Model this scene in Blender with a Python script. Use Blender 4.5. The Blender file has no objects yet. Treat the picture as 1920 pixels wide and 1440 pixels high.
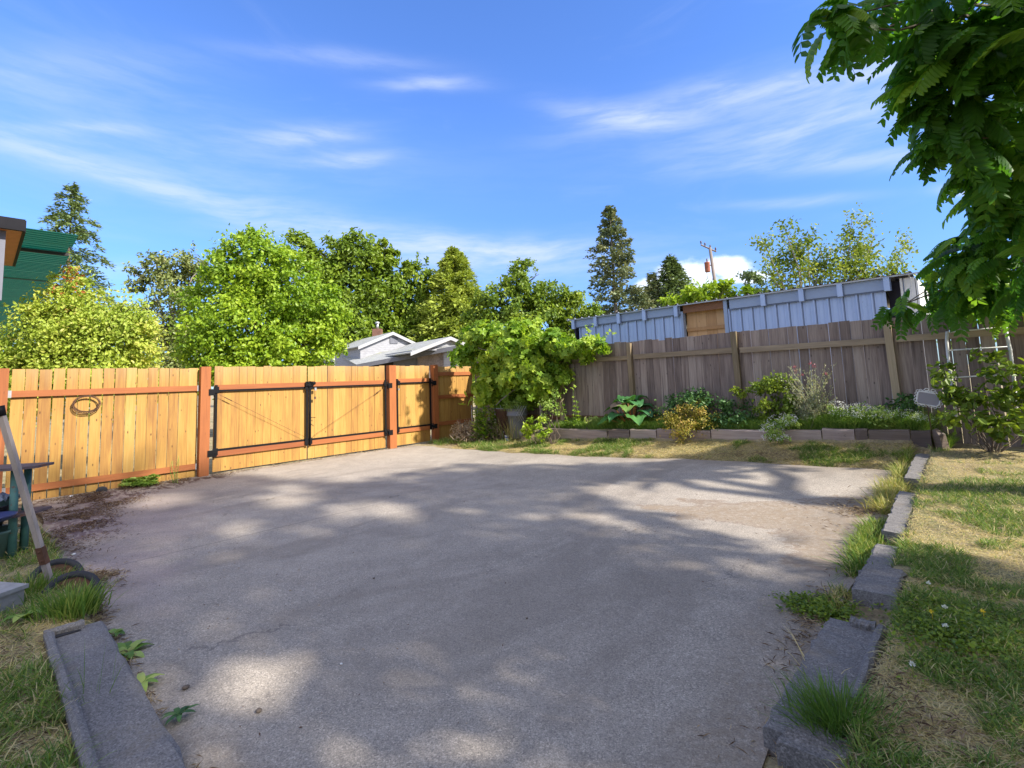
import bpy, math, random
import numpy as np
from mathutils import Vector
R = math.radians
rng = np.random.default_rng(7)
random.seed(7)
scene = bpy.context.scene
COL = scene.collection

# ------------------------------------------------------------------ camera, world, sun, exposure
F, PY, PITCH, ROLL, EYE = 935.9, 618.9, 5.823, -2.212, 1.4
cd = bpy.data.cameras.new('camera'); cam = bpy.data.objects.new('camera', cd); COL.objects.link(cam)
cd.sensor_width = 36.0; cd.lens = F / 1920 * 36.0; cd.shift_y = (PY - 720.0) / 1920.0
cd.clip_start = 0.05; cd.clip_end = 3000
cam.location = (0, 0, EYE)
from mathutils import Matrix
cam.rotation_euler = (Matrix.Rotation(R(90 + PITCH), 3, 'X') @ Matrix.Rotation(R(ROLL), 3, 'Z')).to_euler()
scene.camera = cam

def _rot():
    a, r = math.pi/2 + R(PITCH), R(ROLL)
    Rx = np.array([[1,0,0],[0,math.cos(a),-math.sin(a)],[0,math.sin(a),math.cos(a)]])
    Rz = np.array([[math.cos(r),-math.sin(r),0],[math.sin(r),math.cos(r),0],[0,0,1]])
    return Rx @ Rz
ROT = _rot()
def ray(x, y): return ROT @ np.array([(x-960)/F, -(y-PY)/F, -1.0])
def at(x, y, Y):
    d = ray(x, y); t = Y/d[1]; return np.array([d[0]*t, Y, EYE + d[2]*t])
CR = np.array([-1.085, 13.34]); AV = np.array([.7327, -.6805]); BV = np.array([-.6805, -.7327])
def W(p, q, z=0.0):
    v = CR + AV*p + BV*q; return np.array([v[0], v[1], z])
def PQ(P):
    d = np.asarray(P)[..., :2] - CR; return d @ AV, d @ BV
def onq(x, y, q):
    d = ray(x, y); A = CR + BV*q; n = np.array([-AV[1], AV[0]]); t = (n@A)/(n@d[:2])
    return np.array([0, 0, EYE]) + d*t
def onp(x, y, p):
    d = ray(x, y); A = CR + AV*p; n = np.array([-BV[1], BV[0]]); t = (n@A)/(n@d[:2])
    return np.array([0, 0, EYE]) + d*t

SUN_EL, SUN_OFF = 37.0, 14.0
sh = AV*math.cos(R(SUN_OFF)) - BV*math.sin(R(SUN_OFF))
sunv = np.array([sh[0]*math.cos(R(SUN_EL)), sh[1]*math.cos(R(SUN_EL)), math.sin(R(SUN_EL))])
SUN_AZ = math.atan2(sh[0], sh[1])

world = bpy.data.worlds.new('World'); scene.world = world; world.use_nodes = True
nt = world.node_tree; nt.nodes.clear()
def N(t, typ, **kw):
    n = t.nodes.new(typ)
    for k, v in kw.items(): setattr(n, k, v)
    return n
def setin(t, n, i, v):
    if isinstance(v, bpy.types.NodeSocket): t.links.new(v, n.inputs[i])
    elif v is not None: n.inputs[i].default_value = v
def M(t, op, a=None, b=None, c=None, clamp=False):
    n = N(t, 'ShaderNodeMath', operation=op); n.use_clamp = clamp
    for i, v in enumerate((a, b, c)): setin(t, n, i, v)
    return n.outputs[0]
def VM(t, op, a=None, b=None, out=0):
    n = N(t, 'ShaderNodeVectorMath', operation=op)
    setin(t, n, 0, a); setin(t, n, 1, b)
    return n.outputs[out]
def MIX(t, fac, a, b, blend='MIX'):
    n = N(t, 'ShaderNodeMix', data_type='RGBA', blend_type=blend)
    setin(t, n, 0, fac); setin(t, n, 6, a); setin(t, n, 7, b); return n.outputs[2]
def NOISE(t, vec, scale, detail=4, rough=.55, dist=0.0, out=0):
    n = N(t, 'ShaderNodeTexNoise'); setin(t, n, 'Vector', vec)
    n.inputs['Scale'].default_value = scale; n.inputs['Detail'].default_value = detail
    n.inputs['Roughness'].default_value = rough; n.inputs['Distortion'].default_value = dist
    return n.outputs[out]
def RAMP(t, fac, stops, interp='LINEAR'):
    n = N(t, 'ShaderNodeValToRGB'); cr = n.color_ramp; cr.interpolation = interp
    while len(cr.elements) < len(stops): cr.elements.new(.5)
    for e, (p, c) in zip(cr.elements, stops):
        e.position = p; e.color = (c[0], c[1], c[2], 1) if hasattr(c, '__len__') else (c, c, c, 1)
    setin(t, n, 0, fac); return n.outputs[0]
def MAPR(t, v, a, b, c=0.0, d=1.0, smooth=True):
    n = N(t, 'ShaderNodeMapRange'); n.interpolation_type = 'SMOOTHSTEP' if smooth else 'LINEAR'
    setin(t, n, 0, v)
    for i, x in zip((1,2,3,4), (a,b,c,d)): n.inputs[i].default_value = x
    return n.outputs[0]
def SCALEV(t, vec, s):
    return VM(t, 'MULTIPLY', vec, s)

SKY_STRENGTH = 0.15
sky = N(nt, 'ShaderNodeTexSky', sky_type='NISHITA'); sky.sun_disc = False
sky.sun_elevation = R(SUN_EL); sky.sun_rotation = SUN_AZ
sky.altitude = 100; sky.air_density = 1.0; sky.dust_density = 0.3; sky.ozone_density = 2.5
tc = N(nt, 'ShaderNodeTexCoord').outputs['Generated']
skyc = MIX(nt, 1.0, sky.outputs[0], (0.50, 0.69, 1.05, 1), 'MULTIPLY')
dz_ = N(nt, 'ShaderNodeSeparateXYZ'); nt.links.new(tc, dz_.inputs[0])
lowk = MAPR(nt, dz_.outputs[2], -.02, .50, .62, 1.0)
skyc = MIX(nt, 1.0, skyc, lowk, 'MULTIPLY')
warp = NOISE(nt, tc, 3.0, 3, .5, 0, 1)
wv = SCALEV(nt, VM(nt, 'SUBTRACT', warp, (.5,.5,.5)), (.07,.07,.035))
dv = VM(nt, 'ADD', tc, wv)
# thin cirrus: (px, py, half length, half width, tilt deg on the sky, strength)
cir = [(810,158,75,16,0,.55),(590,254,85,20,-4,.55),(665,300,60,15,-3,.5),(1150,210,90,26,8,.50),(1320,185,200,42,-14,.5),
       (1560,225,230,55,-12,.62),(1600,300,170,24,-2,.5),(1680,120,190,45,-10,.55),(190,315,260,26,17,.42),(560,405,260,40,14,.42),
       (830,455,240,30,4,.5),(90,130,210,60,0,.3),(170,236,80,14,3,.4),(1490,376,90,12,-3,.35),(1812,362,36,13,0,.95),
       (250,505,60,18,0,.6),(420,280,300,70,6,.24),(640,110,130,20,4,.3),(930,470,160,26,-5,.35),(1040,500,260,40,0,.3)]
acc = None
for (x, y, l, w, ang, s) in cir:
    c = ray(x, y); c = c/np.linalg.norm(c)
    ca, sa = math.cos(R(ang)), math.sin(R(ang))
    e1 = ray(x+10*ca, y+10*sa) - ray(x, y); e1 -= c*(e1@c); e1 /= np.linalg.norm(e1)
    e2 = np.cross(c, e1)
    k = 1/np.linalg.norm([(x-960)/F, (y-PY)/F, 1])**2
    L_, W_ = l/F*math.sqrt(k)*1.2, w/F*math.sqrt(k)*.85
    u = M(nt, 'SUBTRACT', VM(nt, 'DOT_PRODUCT', dv, tuple(e1/L_), 1), 0.0)
    v = M(nt, 'SUBTRACT', VM(nt, 'DOT_PRODUCT', dv, tuple(e2/W_), 1), 0.0)
    r2 = M(nt, 'ADD', M(nt, 'MULTIPLY', u, u), M(nt, 'MULTIPLY', v, v))
    front = M(nt, 'GREATER_THAN', VM(nt, 'DOT_PRODUCT', tc, tuple(c), 1), 0.0)
    g = M(nt, 'MULTIPLY', M(nt, 'POWER', math.e, M(nt, 'MULTIPLY', r2, -1.0)), M(nt, 'MULTIPLY', front, s*.72))
    acc = g if acc is None else M(nt, 'ADD', acc, g)
fib = NOISE(nt, VM(nt, 'MULTIPLY', VM(nt, 'ADD', tc, SCALEV(nt, VM(nt,'SUBTRACT', warp,(.5,.5,.5)), (.12,.12,.06))), (1.8, 1.8, 12.0)), 4.0, 8, .6)
fibm = MAPR(nt, fib, .30, .70, .38, 1.25)
far = NOISE(nt, VM(nt, 'MULTIPLY', tc, (1.4, 1.0, 4.5)), 2.4, 7, .6, .6)
acc = M(nt, 'ADD', M(nt, 'MULTIPLY', acc, fibm), MAPR(nt, far, .52, .80, 0, .10), None, True)
# added fill light, unseen: broad bright veil of cloud overhead and behind the viewer
fill_veil = MAPR(nt, VM(nt, 'DOT_PRODUCT', tc, (0.10, -.62, .78), 1), .18, .62)
fill_veil = M(nt, 'MULTIPLY', fill_veil, MAPR(nt, NOISE(nt, tc, 2.2, 6, .6), .30, .62, .45, 1.0))
# two low cumulus heads
cn = NOISE(nt, VM(nt,'MULTIPLY', tc, (1,1,1.6)), 26, 6, .6)
cacc = None
for (x, y, l, w) in [(1285,520,62,34),(1365,500,46,22),(1230,535,40,20),(1400,520,50,14)]:
    c = ray(x, y); c = c/np.linalg.norm(c)
    e1 = ray(x+10, y) - ray(x, y); e1 -= c*(e1@c); e1 /= np.linalg.norm(e1); e2 = np.cross(c, e1)
    k = 1/np.linalg.norm([(x-960)/F, (y-PY)/F, 1])
    u = VM(nt, 'DOT_PRODUCT', tc, tuple(e1/(l/F*k)), 1); v = VM(nt, 'DOT_PRODUCT', tc, tuple(e2/(w/F*k)), 1)
    r2 = M(nt, 'ADD', M(nt, 'MULTIPLY', u, u), M(nt, 'MULTIPLY', v, v))
    g = M(nt, 'MULTIPLY', M(nt, 'POWER', math.e, M(nt, 'MULTIPLY', r2, -1.0)), M(nt, 'GREATER_THAN', VM(nt, 'DOT_PRODUCT', tc, tuple(c), 1), 0.0))
    cacc = g if cacc is None else M(nt, 'MAXIMUM', cacc, g)
cum = MAPR(nt, M(nt, 'ADD', cacc, M(nt, 'MULTIPLY', cn, .75)), .66, 1.05)
cum = M(nt, 'MULTIPLY', cum, MAPR(nt, cacc, .06, .30))
c1 = MIX(nt, acc, skyc, (2.7, 3.0, 3.9, 1))
c1 = MIX(nt, fill_veil, c1, (3.5, 3.6, 4.3, 1))
c2 = MIX(nt, M(nt, 'MULTIPLY', cum, .85), c1, (4.2, 4.5, 5.0, 1))
bg = N(nt, 'ShaderNodeBackground'); nt.links.new(c2, bg.inputs[0]); bg.inputs[1].default_value = SKY_STRENGTH
nt.links.new(bg.outputs[0], N(nt, 'ShaderNodeOutputWorld').inputs[0])

sd = bpy.data.lights.new('sun', 'SUN'); sd.energy = 4.5; sd.angle = R(1.6); sd.color = (1.0, .93, .82)
so = bpy.data.objects.new('sun', sd); COL.objects.link(so); so.location = (20, -10, 30)
so.rotation_euler = Vector(sunv).to_track_quat('Z', 'Y').to_euler()
scene.view_settings.view_transform = 'Standard'; scene.view_settings.look = 'None'
scene.view_settings.exposure = 1.1; scene.view_settings.gamma = 1.0
scene.cycles.max_bounces = 6; scene.cycles.diffuse_bounces = 3; scene.cycles.transparent_max_bounces = 8
scene.cycles.use_denoising = True

# ------------------------------------------------------------------ materials
MATS = {}
def newmat(name):
    m = bpy.data.materials.new(name); m.use_nodes = True; t = m.node_tree; t.nodes.clear()
    b = N(t, 'ShaderNodeBsdfPrincipled'); o = N(t, 'ShaderNodeOutputMaterial'); t.links.new(b.outputs[0], o.inputs[0])
    MATS[name] = m; return m, t, b, o
def OBJ(t): return N(t, 'ShaderNodeTexCoord').outputs['Object']
def RND(t, ch=0):
    a = N(t, 'ShaderNodeAttribute'); a.attribute_name = 'rnd'
    s = N(t, 'ShaderNodeSeparateColor'); t.links.new(a.outputs['Color'], s.inputs[0]); return s.outputs[ch]
def bump(t, b, h, strength=.3, dist=.01):
    n = N(t, 'ShaderNodeBump'); setin(t, n, 'Height', h)
    n.inputs['Strength'].default_value = strength; n.inputs['Distance'].default_value = dist
    t.links.new(n.outputs[0], b.inputs['Normal'])
def simple(name, col, rough=.6, metal=0.0, var=.25, scale=12, bmp=.15, bd=.004, spots=None, stretch=(1,1,1)):
    m, t, b, o = newmat(name)
    v = VM(t, 'MULTIPLY', OBJ(t), stretch)
    n1 = NOISE(t, v, scale, 6, .6); n2 = NOISE(t, v, scale*.2, 3, .5)
    f = M(t, 'ADD', M(t, 'MULTIPLY', n1, .6), M(t, 'MULTIPLY', n2, .4))
    lo = [c*(1-var) for c in col]; hi = [min(1, c*(1+var)) for c in col]
    c = RAMP(t, f, [(.3, lo), (.7, hi)])
    if spots:
        sc, thr, scol = spots
        c = MIX(t, MAPR(t, NOISE(t, v, sc, 5, .65), thr, thr+.08), c, (*scol, 1))
    t.links.new(c, b.inputs['Base Color']); b.inputs['Roughness'].default_value = rough; b.inputs['Metallic'].default_value = metal
    if bmp: bump(t, b, n1, bmp, bd)
    return m
def leafmat(name, stops, trans=.35, rough=.45, varscale=None):
    g_ = 1.45 if name not in ('lf_white','lf_yellow','lf_dead','lf_litter','lf_red','lf_grass','lf_pink') else 1.1
    stops = [tuple(min(.85, x*g_) for x in c_) for c_ in stops]
    m, t, b, o = newmat(name)
    f = RND(t, 0)
    c = RAMP(t, f, [(i/(len(stops)-1), s) for i, s in enumerate(stops)])
    if varscale:
        c = MIX(t, MAPR(t, NOISE(t, OBJ(t), varscale, 2, .5), .35, .65), c, MIX(t, 1.0, c, (.72,.80,.75,1), 'MULTIPLY'))
    t.links.new(c, b.inputs['Base Color']); b.inputs['Roughness'].default_value = rough
    b.inputs['Specular IOR Level'].default_value = .35
    tr = N(t, 'ShaderNodeBsdfTranslucent')
    t.links.new(MIX(t, 1.0, c, (1.25,1.2,.55,1), 'MULTIPLY'), tr.inputs[0])
    mx = N(t, 'ShaderNodeMixShader'); mx.inputs[0].default_value = trans
    t.links.new(b.outputs[0], mx.inputs[1]); t.links.new(tr.outputs[0], mx.inputs[2]); t.links.new(mx.outputs[0], o.inputs[0])
    return m
def woodmat(name, dark, mid, light, grain=1.0, knots=.5, rough=.65, streak=None, horiz=False, weather=None, bv=.42):
    """wood with the grain along z (or along the yard axes when horiz)"""
    m, t, b, o = newmat(name)
    ob = OBJ(t); r0 = RND(t, 0); r1 = RND(t, 1)
    off = N(t, 'ShaderNodeCombineXYZ'); setin(t, off, 0, M(t,'MULTIPLY', r0, 37.0)); setin(t, off, 2, M(t,'MULTIPLY', r1, 19.0))
    v = VM(t, 'ADD', ob, off.outputs[0])
    g = VM(t, 'MULTIPLY', v, (3,3,60) if horiz else (60,60,2.2))
    n1 = NOISE(t, g, 1.0*grain, 5, .6, .6)
    n2 = NOISE(t, VM(t, 'MULTIPLY', v, (1,1,12) if horiz else (14,14,1.4)), 1.0, 4, .55, .8)
    f = M(t, 'ADD', M(t, 'ADD', M(t,'MULTIPLY', n1, .45), M(t,'MULTIPLY', n2, .45)), M(t, 'MULTIPLY', M(t,'SUBTRACT', r0, .5), bv))
    c = RAMP(t, f, [(.25, dark), (.47, mid), (.72, light)])
    if knots:
        vo = N(t, 'ShaderNodeTexVoronoi'); setin(t, vo, 'Vector', VM(t, 'MULTIPLY', v, (1,1,1) if horiz else (11,11,4.6))); vo.inputs['Scale'].default_value = 1.0
        vo.inputs['Randomness'].default_value = 1.0
        k = MAPR(t, vo.outputs['Distance'], .05, .13, knots, 0)
        c = MIX(t, k, c, (dark[0]*.35, dark[1]*.3, dark[2]*.3, 1))
    if streak:
        s = MAPR(t, NOISE(t, VM(t,'MULTIPLY', v, (22,22,.7)), 1.0, 3, .5), .56, .72)
        c = MIX(t, M(t,'MULTIPLY', s, streak[1]), c, (*streak[0], 1))
    if weather:
        z = N(t, 'ShaderNodeSeparateXYZ'); t.links.new(N(t,'ShaderNodeNewGeometry').outputs['Position'], z.inputs[0])
        zz = M(t, 'ADD', z.outputs[2], M(t, 'MULTIPLY', NOISE(t, VM(t,'MULTIPLY', v,(16,16,1)), 1.0, 4, .6), weather[3]))
        c = MIX(t, MAPR(t, zz, weather[0], weather[1], 0, weather[4]), c, (*weather[2], 1))
    t.links.new(c, b.inputs['Base Color']); b.inputs['Roughness'].default_value = rough
    bump(t, b, M(t,'ADD', n1, M(t,'MULTIPLY', n2, .6)), .35, .003)
    return m

woodmat('cedar', (.25,.115,.026), (.385,.210,.042), (.47,.295,.082), knots=.95, weather=(1.75, 2.45, (.42,.31,.16), .55, .55), bv=.28)
woodmat('stain', (.23,.066,.015), (.31,.096,.022), (.37,.125,.032), knots=.25)
woodmat('stain_h', (.23,.065,.015), (.30,.094,.022), (.36,.122,.032), knots=0, horiz=True)
woodmat('grey_board', (.11,.080,.068), (.235,.180,.150), (.39,.325,.275), knots=.8, streak=((.085,.058,.048), .85), bv=.27)
woodmat('tan_post', (.15,.11,.06), (.28,.215,.13), (.39,.31,.20), knots=.5, streak=((.16,.15,.06), .6))
woodmat('tan_rail', (.13,.095,.06), (.26,.20,.13), (.38,.30,.20), knots=0, horiz=True)
woodmat('ply', (.40,.22,.09), (.52,.31,.14), (.60,.38,.19), knots=.5)
woodmat('brown_board', (.12,.055,.025), (.20,.09,.04), (.26,.13,.06), knots=0, horiz=True)
woodmat('old_timber', (.13,.095,.08), (.27,.205,.175), (.40,.32,.27), knots=0, horiz=True)
woodmat('dark_timber', (.05,.035,.03), (.10,.07,.055), (.16,.12,.095), knots=0, horiz=True)
woodmat('handle_wood', (.13,.10,.10), (.24,.20,.19), (.34,.29,.26), knots=.3)
simple('black_steel', (.009,.009,.010), .5, .0, .3, 30, .05)
MATS['black_steel'].node_tree.nodes['Principled BSDF'].inputs['Specular IOR Level'].default_value = .12
simple('galv', (.45,.46,.47), .4, .7, .2, 40, .05)
simple('white_paint', (.72,.72,.70), .5, 0, .12, 20, .1, spots=(14,.62,(.36,.30,.24)))
simple('rust', (.12,.055,.03), .85, .1, .5, 20, .4)
simple('rust_wire', (.10,.05,.03), .8, .2, .4, 30, .3)
simple('rubber', (.022,.022,.024), .7, 0, .3, 40, .2)
simple('bark', (.13,.10,.075), .9, 0, .45, 9, .8, .02, stretch=(1,1,.3))
simple('grey_bark', (.24,.21,.18), .9, 0, .3, 9, .6, .02, stretch=(1,1,.3))
simple('pole_wood', (.21,.18,.16), .85, 0, .3, 5, .3, stretch=(1,1,.2))
simple('transformer', (.36,.12,.07), .6, .1, .3, 4, .1)
simple('insulator', (.10,.07,.06), .3, 0, .2, 8, 0)
simple('bin_plastic', (.135,.145,.165), .5, 0, .18, 7, .15, spots=(9,.66,(.22,.22,.21)))
simple('brown_plastic', (.085,.045,.035), .6, 0, .25, 7, .1)
simple('teal_paint', (.05,.135,.115), .55, .1, .35, 10, .15, spots=(13,.60,(.10,.055,.035)))
simple('green_plastic', (.10,.17,.13), .5, 0, .2, 8, .1)
simple('rusty_top', (.10,.075,.085), .7, .3, .4, 14, .3, spots=(9,.55,(.14,.06,.035)))
simple('blue_bag', (.15,.18,.25), .35, 0, .5, 14, .6, .02)
simple('blue_plastic', (.05,.06,.17), .4, 0, .2, 10, .1)
simple('black_plastic', (.02,.02,.022), .5, 0, .3, 20, .2)
simple('white_plastic', (.78,.78,.80), .5, 0, .05, 10, 0)
simple('label_blue', (.04,.10,.50), .5, 0, .1, 10, 0)
simple('fascia_dark', (.012,.012,.016), .6, 0, .25, 8, .1)
MATS['fascia_dark'].node_tree.nodes['Principled BSDF'].inputs['Specular IOR Level'].default_value = .1
simple('soffit', (.42,.17,.05), .6, 0, .2, 5, .1, stretch=(1,6,1))
simple('grey_trim', (.13,.135,.17), .6, 0, .15, 8, .1)
simple('house_white', (.36,.36,.37), .7, 0, .1, 6, .1)
simple('house_grey', (.13,.135,.16), .7, 0, .2, 5, .1)
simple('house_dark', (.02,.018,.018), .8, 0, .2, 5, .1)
simple('brick', (.17,.085,.06), .85, 0, .4, 8, .4)
simple('shed_trim', (.27,.35,.50), .45, .1, .1, 4, .03)
simple('shed_shade_line', (.13,.175,.29), .6, 0, .1, 4, 0)  # painted shade: dark strips beside ribs and brackets and below the fascia
simple('shed_dark', (.035,.035,.06), .7, 0, .2, 5, 0)
simple('pebble', (.75,.74,.70), .6, 0, .1, 20, .1)
simple('stone_block', (.30,.29,.28), .85, 0, .3, 16, .5, .01)
simple('clay', (.30,.12,.07), .8, 0, .2, 12, .2)
def concrete(name, base, kind='pad'):
    m, t, b, o = newmat(name)
    ob = OBJ(t)
    big = NOISE(t, ob, .55, 5, .55, .4); mid = NOISE(t, ob, 4.0, 6, .65); fine = NOISE(t, ob, 150.0, 3, .7); vf = NOISE(t, ob, 38, 4, .75)
    f = M(t, 'ADD', M(t,'MULTIPLY', big, .40), M(t,'ADD', M(t,'MULTIPLY', mid, .35), M(t,'MULTIPLY', vf, .25)))
    c = RAMP(t, f, [(.36, [x*.72 for x in base]), (.50, base), (.64, [min(1,x*1.28) for x in base])])
    # exposed aggregate: light and dark grains
    vo = N(t, 'ShaderNodeTexVoronoi'); setin(t, vo, 'Vector', ob); vo.inputs['Scale'].default_value = 135
    sp = N(t, 'ShaderNodeSeparateColor'); t.links.new(vo.outputs['Color'], sp.inputs[0])
    c = MIX(t, MAPR(t, sp.outputs[0], .66, .95, 0, .45), c, (base[0]*1.75, base[1]*1.75, base[2]*1.78, 1))
    c = MIX(t, MAPR(t, sp.outputs[1], .62, .95, 0, .48), c, (base[0]*.42, base[1]*.42, base[2]*.45, 1))
    gr = MAPR(t, fine, .35, .65, .66, 1.34)
    c = MIX(t, .8, c, gr, 'MULTIPLY')
    if kind == 'pad':
        at_ = N(t, 'ShaderNodeAttribute'); at_.attribute_name = 'pq'
        pqv = at_.outputs['Vector']
        w = SCALEV(t, VM(t,'SUBTRACT', NOISE(t, ob, 1.6, 5, .6, .5, 1), (.5,.5,.5)), (1.5,1.0,0))
        w2 = SCALEV(t, VM(t,'SUBTRACT', NOISE(t, ob, 9, 4, .6, .3, 1), (.5,.5,.5)), (.35,.25,0))
        pw = VM(t, 'ADD', VM(t, 'ADD', pqv, w), w2)
        def ell(p, q, rp, rq, e0=.6, e1=1.1):
            d = VM(t, 'LENGTH', VM(t, 'MULTIPLY', VM(t,'SUBTRACT', pw, (p,q,0)), (1/rp,1/rq,0)), None, 1)
            return MAPR(t, d, e0, e1, 1, 0)
        def mx(*a):
            r = a[0]
            for x in a[1:]: r = M(t, 'MAXIMUM', r, x)
            return r
        grit = MAPR(t, NOISE(t, ob, 22, 5, .7), .38, .58, .35, 1)
        silt = mx(ell(8.35,3.75,.95,.42), ell(8.85,3.1,.5,.45), ell(7.6,4.0,.5,.2), ell(8.9,4.4,.35,.5))
        c = MIX(t, M(t,'MULTIPLY', M(t,'MULTIPLY', silt, grit), .85), c, (.235,.175,.115,1))
        rim = M(t, 'MULTIPLY', MAPR(t, silt, .05, .35), MAPR(t, silt, .35, .75, 1, 0))
        c = MIX(t, M(t,'MULTIPLY', rim, .5), c, (.16,.10,.06,1))
        # reddish needle litter and stain by the fence
        lit = mx(ell(1.0,7.7,.9,.45), ell(2.2,8.1,1.1,.40), ell(.3,6.9,.35,1.1), ell(3.4,8.55,.9,.25), ell(1.3,8.6,1.4,.4))
        lt = NOISE(t, VM(t,'MULTIPLY', pqv, (3,9,1)), 1.6, 6, .65, .7)
        c = MIX(t, M(t,'MULTIPLY', lit, MAPR(t, lt, .42, .56)), c, (.055,.028,.020,1))
        pur = mx(ell(2.2,7.8,2.4,1.0,.3,1.2), ell(4.5,8.2,1.3,.5,.3,1.2))
        c = MIX(t, M(t,'MULTIPLY', pur, .35), c, (.24,.17,.20,1))
        # dirt along the edges of the slab
        s = N(t, 'ShaderNodeSeparateXYZ'); t.links.new(pw, s.inputs[0])
        edge = mx(MAPR(t, s.outputs[0], 8.6, 9.25), MAPR(t, s.outputs[1], 8.1, 8.6), MAPR(t, s.outputs[1], 2.1, 1.4), MAPR(t, s.outputs[0], .35, .0))
        c = MIX(t, M(t,'MULTIPLY', M(t,'MULTIPLY', edge, grit), .55), c, (.20,.15,.10,1))
        # broad grey and warm traffic stains, fine cracks, one saw joint
        st = MAPR(t, NOISE(t, VM(t,'MULTIPLY', pqv, (1.0,.45,1)), .9, 6, .65, 1.0), .46, .64, 0, .42)
        c = MIX(t, st, c, (base[0]*.55, base[1]*.52, base[2]*.50, 1))
        s2 = N(t, 'ShaderNodeSeparateXYZ'); t.links.new(pqv, s2.inputs[0])
        wob = M(t, 'MULTIPLY', M(t,'SUBTRACT', NOISE(t, ob, 3, 5, .6), .5), .05)
        jl = M(t, 'ABSOLUTE', M(t, 'ADD', M(t,'SUBTRACT', s2.outputs[0], 4.47), M(t, 'MULTIPLY', wob, .4)))
        jm = M(t, 'MULTIPLY', MAPR(t, jl, .004, .014, 1, 0), MAPR(t, s2.outputs[1], 5.2, 6.2, .15, 1))
        c = MIX(t, M(t,'MULTIPLY', jm, .4), c, (.05,.04,.04,1))
        cr = N(t, 'ShaderNodeTexVoronoi'); cr.feature = 'DISTANCE_TO_EDGE'; setin(t, cr, 'Vector', VM(t,'ADD', pqv, w2)); cr.inputs['Scale'].default_value = .36
        crm = M(t, 'MULTIPLY', MAPR(t, cr.outputs['Distance'], .0008, .0035, 1, 0), MAPR(t, NOISE(t, ob, .9, 2), .53, .60))
        c = MIX(t, M(t,'MULTIPLY', crm, .45), c, (.06,.05,.05,1))
    else:
        c = MIX(t, MAPR(t, NOISE(t, ob, 5, 5, .65), .55, .72, 0, .5), c, (.16,.13,.09,1))
    t.links.new(c, b.inputs['Base Color']); b.inputs['Roughness'].default_value = .85
    bump(t, b, M(t,'ADD', M(t,'MULTIPLY', fine, .7), M(t,'ADD', M(t,'MULTIPLY', mid, .8), M(t,'MULTIPLY', vf, .6))), .5, .006)
    return m
concrete('pad', (.305,.268,.222))
concrete('curb', (.165,.155,.148), 'curb')
def soil():
    m, t, b, o = newmat('soil'); ob = OBJ(t)
    n = NOISE(t, ob, 2.2, 6, .6); n2 = NOISE(t, ob, 30, 5, .7); n3 = NOISE(t, VM(t,'MULTIPLY', ob,(1,1,1)), 120, 3, .7)
    c = RAMP(t, M(t,'ADD', M(t,'MULTIPLY', n, .5), M(t,'MULTIPLY', n2, .5)), [(.30,(.14,.10,.06)),(.45,(.28,.22,.125)),(.60,(.42,.345,.19)),(.75,(.50,.43,.26))])
    g = MAPR(t, NOISE(t, ob, 1.3, 4, .6), .50, .62, 0, .45)
    c = MIX(t, g, c, (.085,.12,.035,1))
    t.links.new(c, b.inputs['Base Color']); b.inputs['Roughness'].default_value = .95
    bump(t, b, M(t,'ADD', n2, n3), .7, .02)
soil()
def metal_wall():
    m, t, b, o = newmat('shed_metal'); ob = OBJ(t)
    n = NOISE(t, ob, 3, 4, .6); n2 = NOISE(t, VM(t,'MULTIPLY', ob, (6,6,.6)), 2, 4, .6)
    c = RAMP(t, M(t,'ADD', M(t,'MULTIPLY', n, .5), M(t,'MULTIPLY', n2, .5)), [(.3,(.33,.44,.66)),(.7,(.41,.52,.75))])
    c = MIX(t, MAPR(t, NOISE(t, ob, 18, 4, .6), .68, .74, 0, .4), c, (.12,.10,.10,1))
    t.links.new(c, b.inputs['Base Color']); b.inputs['Roughness'].default_value = .42; b.inputs['Metallic'].default_value = .15
metal_wall()
def shingles(name, c0, c1, moss=0):
    m, t, b, o = newmat(name); ob = OBJ(t)
    br = N(t, 'ShaderNodeTexBrick'); setin(t, br, 'Vector', VM(t,'MULTIPLY', ob, (1,1,3)))
    br.inputs['Color1'].default_value = (*c0,1); br.inputs['Color2'].default_value = (*c1,1); br.inputs['Mortar'].default_value = (c0[0]*.5,c0[1]*.5,c0[2]*.5,1)
    br.inputs['Scale'].default_value = 2.2; br.inputs['Mortar Size'].default_value = .02
    c = MIX(t, MAPR(t, NOISE(t, ob, 3, 6, .7), .35, .7, 0, .5), br.outputs[0], (c1[0]*1.2,c1[1]*1.2,c1[2]*1.15,1))
    if moss: c = MIX(t, MAPR(t, NOISE(t, ob, .9, 6, .7), .55, .68, 0, .7), c, (.30,.32,.12,1))
    t.links.new(c, b.inputs['Base Color']); b.inputs['Roughness'].default_value = .9
    bump(t, b, br.outputs[1], .4, .02)
shingles('shingle', (.28,.29,.28), (.36,.37,.36), 1)
def siding():
    m, t, b, o = newmat('siding'); ob = OBJ(t)
    s = N(t, 'ShaderNodeSeparateXYZ'); t.links.new(ob, s.inputs[0])
    f = M(t, 'FRACT', M(t, 'MULTIPLY', s.outputs[2], 6.5))
    n = NOISE(t, VM(t,'MULTIPLY', ob,(1,1,5)), 3, 5, .6)
    c = RAMP(t, n, [(.3,(.25,.255,.28)),(.7,(.38,.385,.41))])
    c = MIX(t, MAPR(t, f, .0, .13, .65, 0), c, (.10,.10,.12,1))
    t.links.new(c, b.inputs['Base Color']); b.inputs['Roughness'].default_value = .7
    bump(t, b, f, .5, .02)
siding()
simple('stone_wall', (.26,.21,.19), .9, 0, .5, 12, .6, .02)
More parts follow.
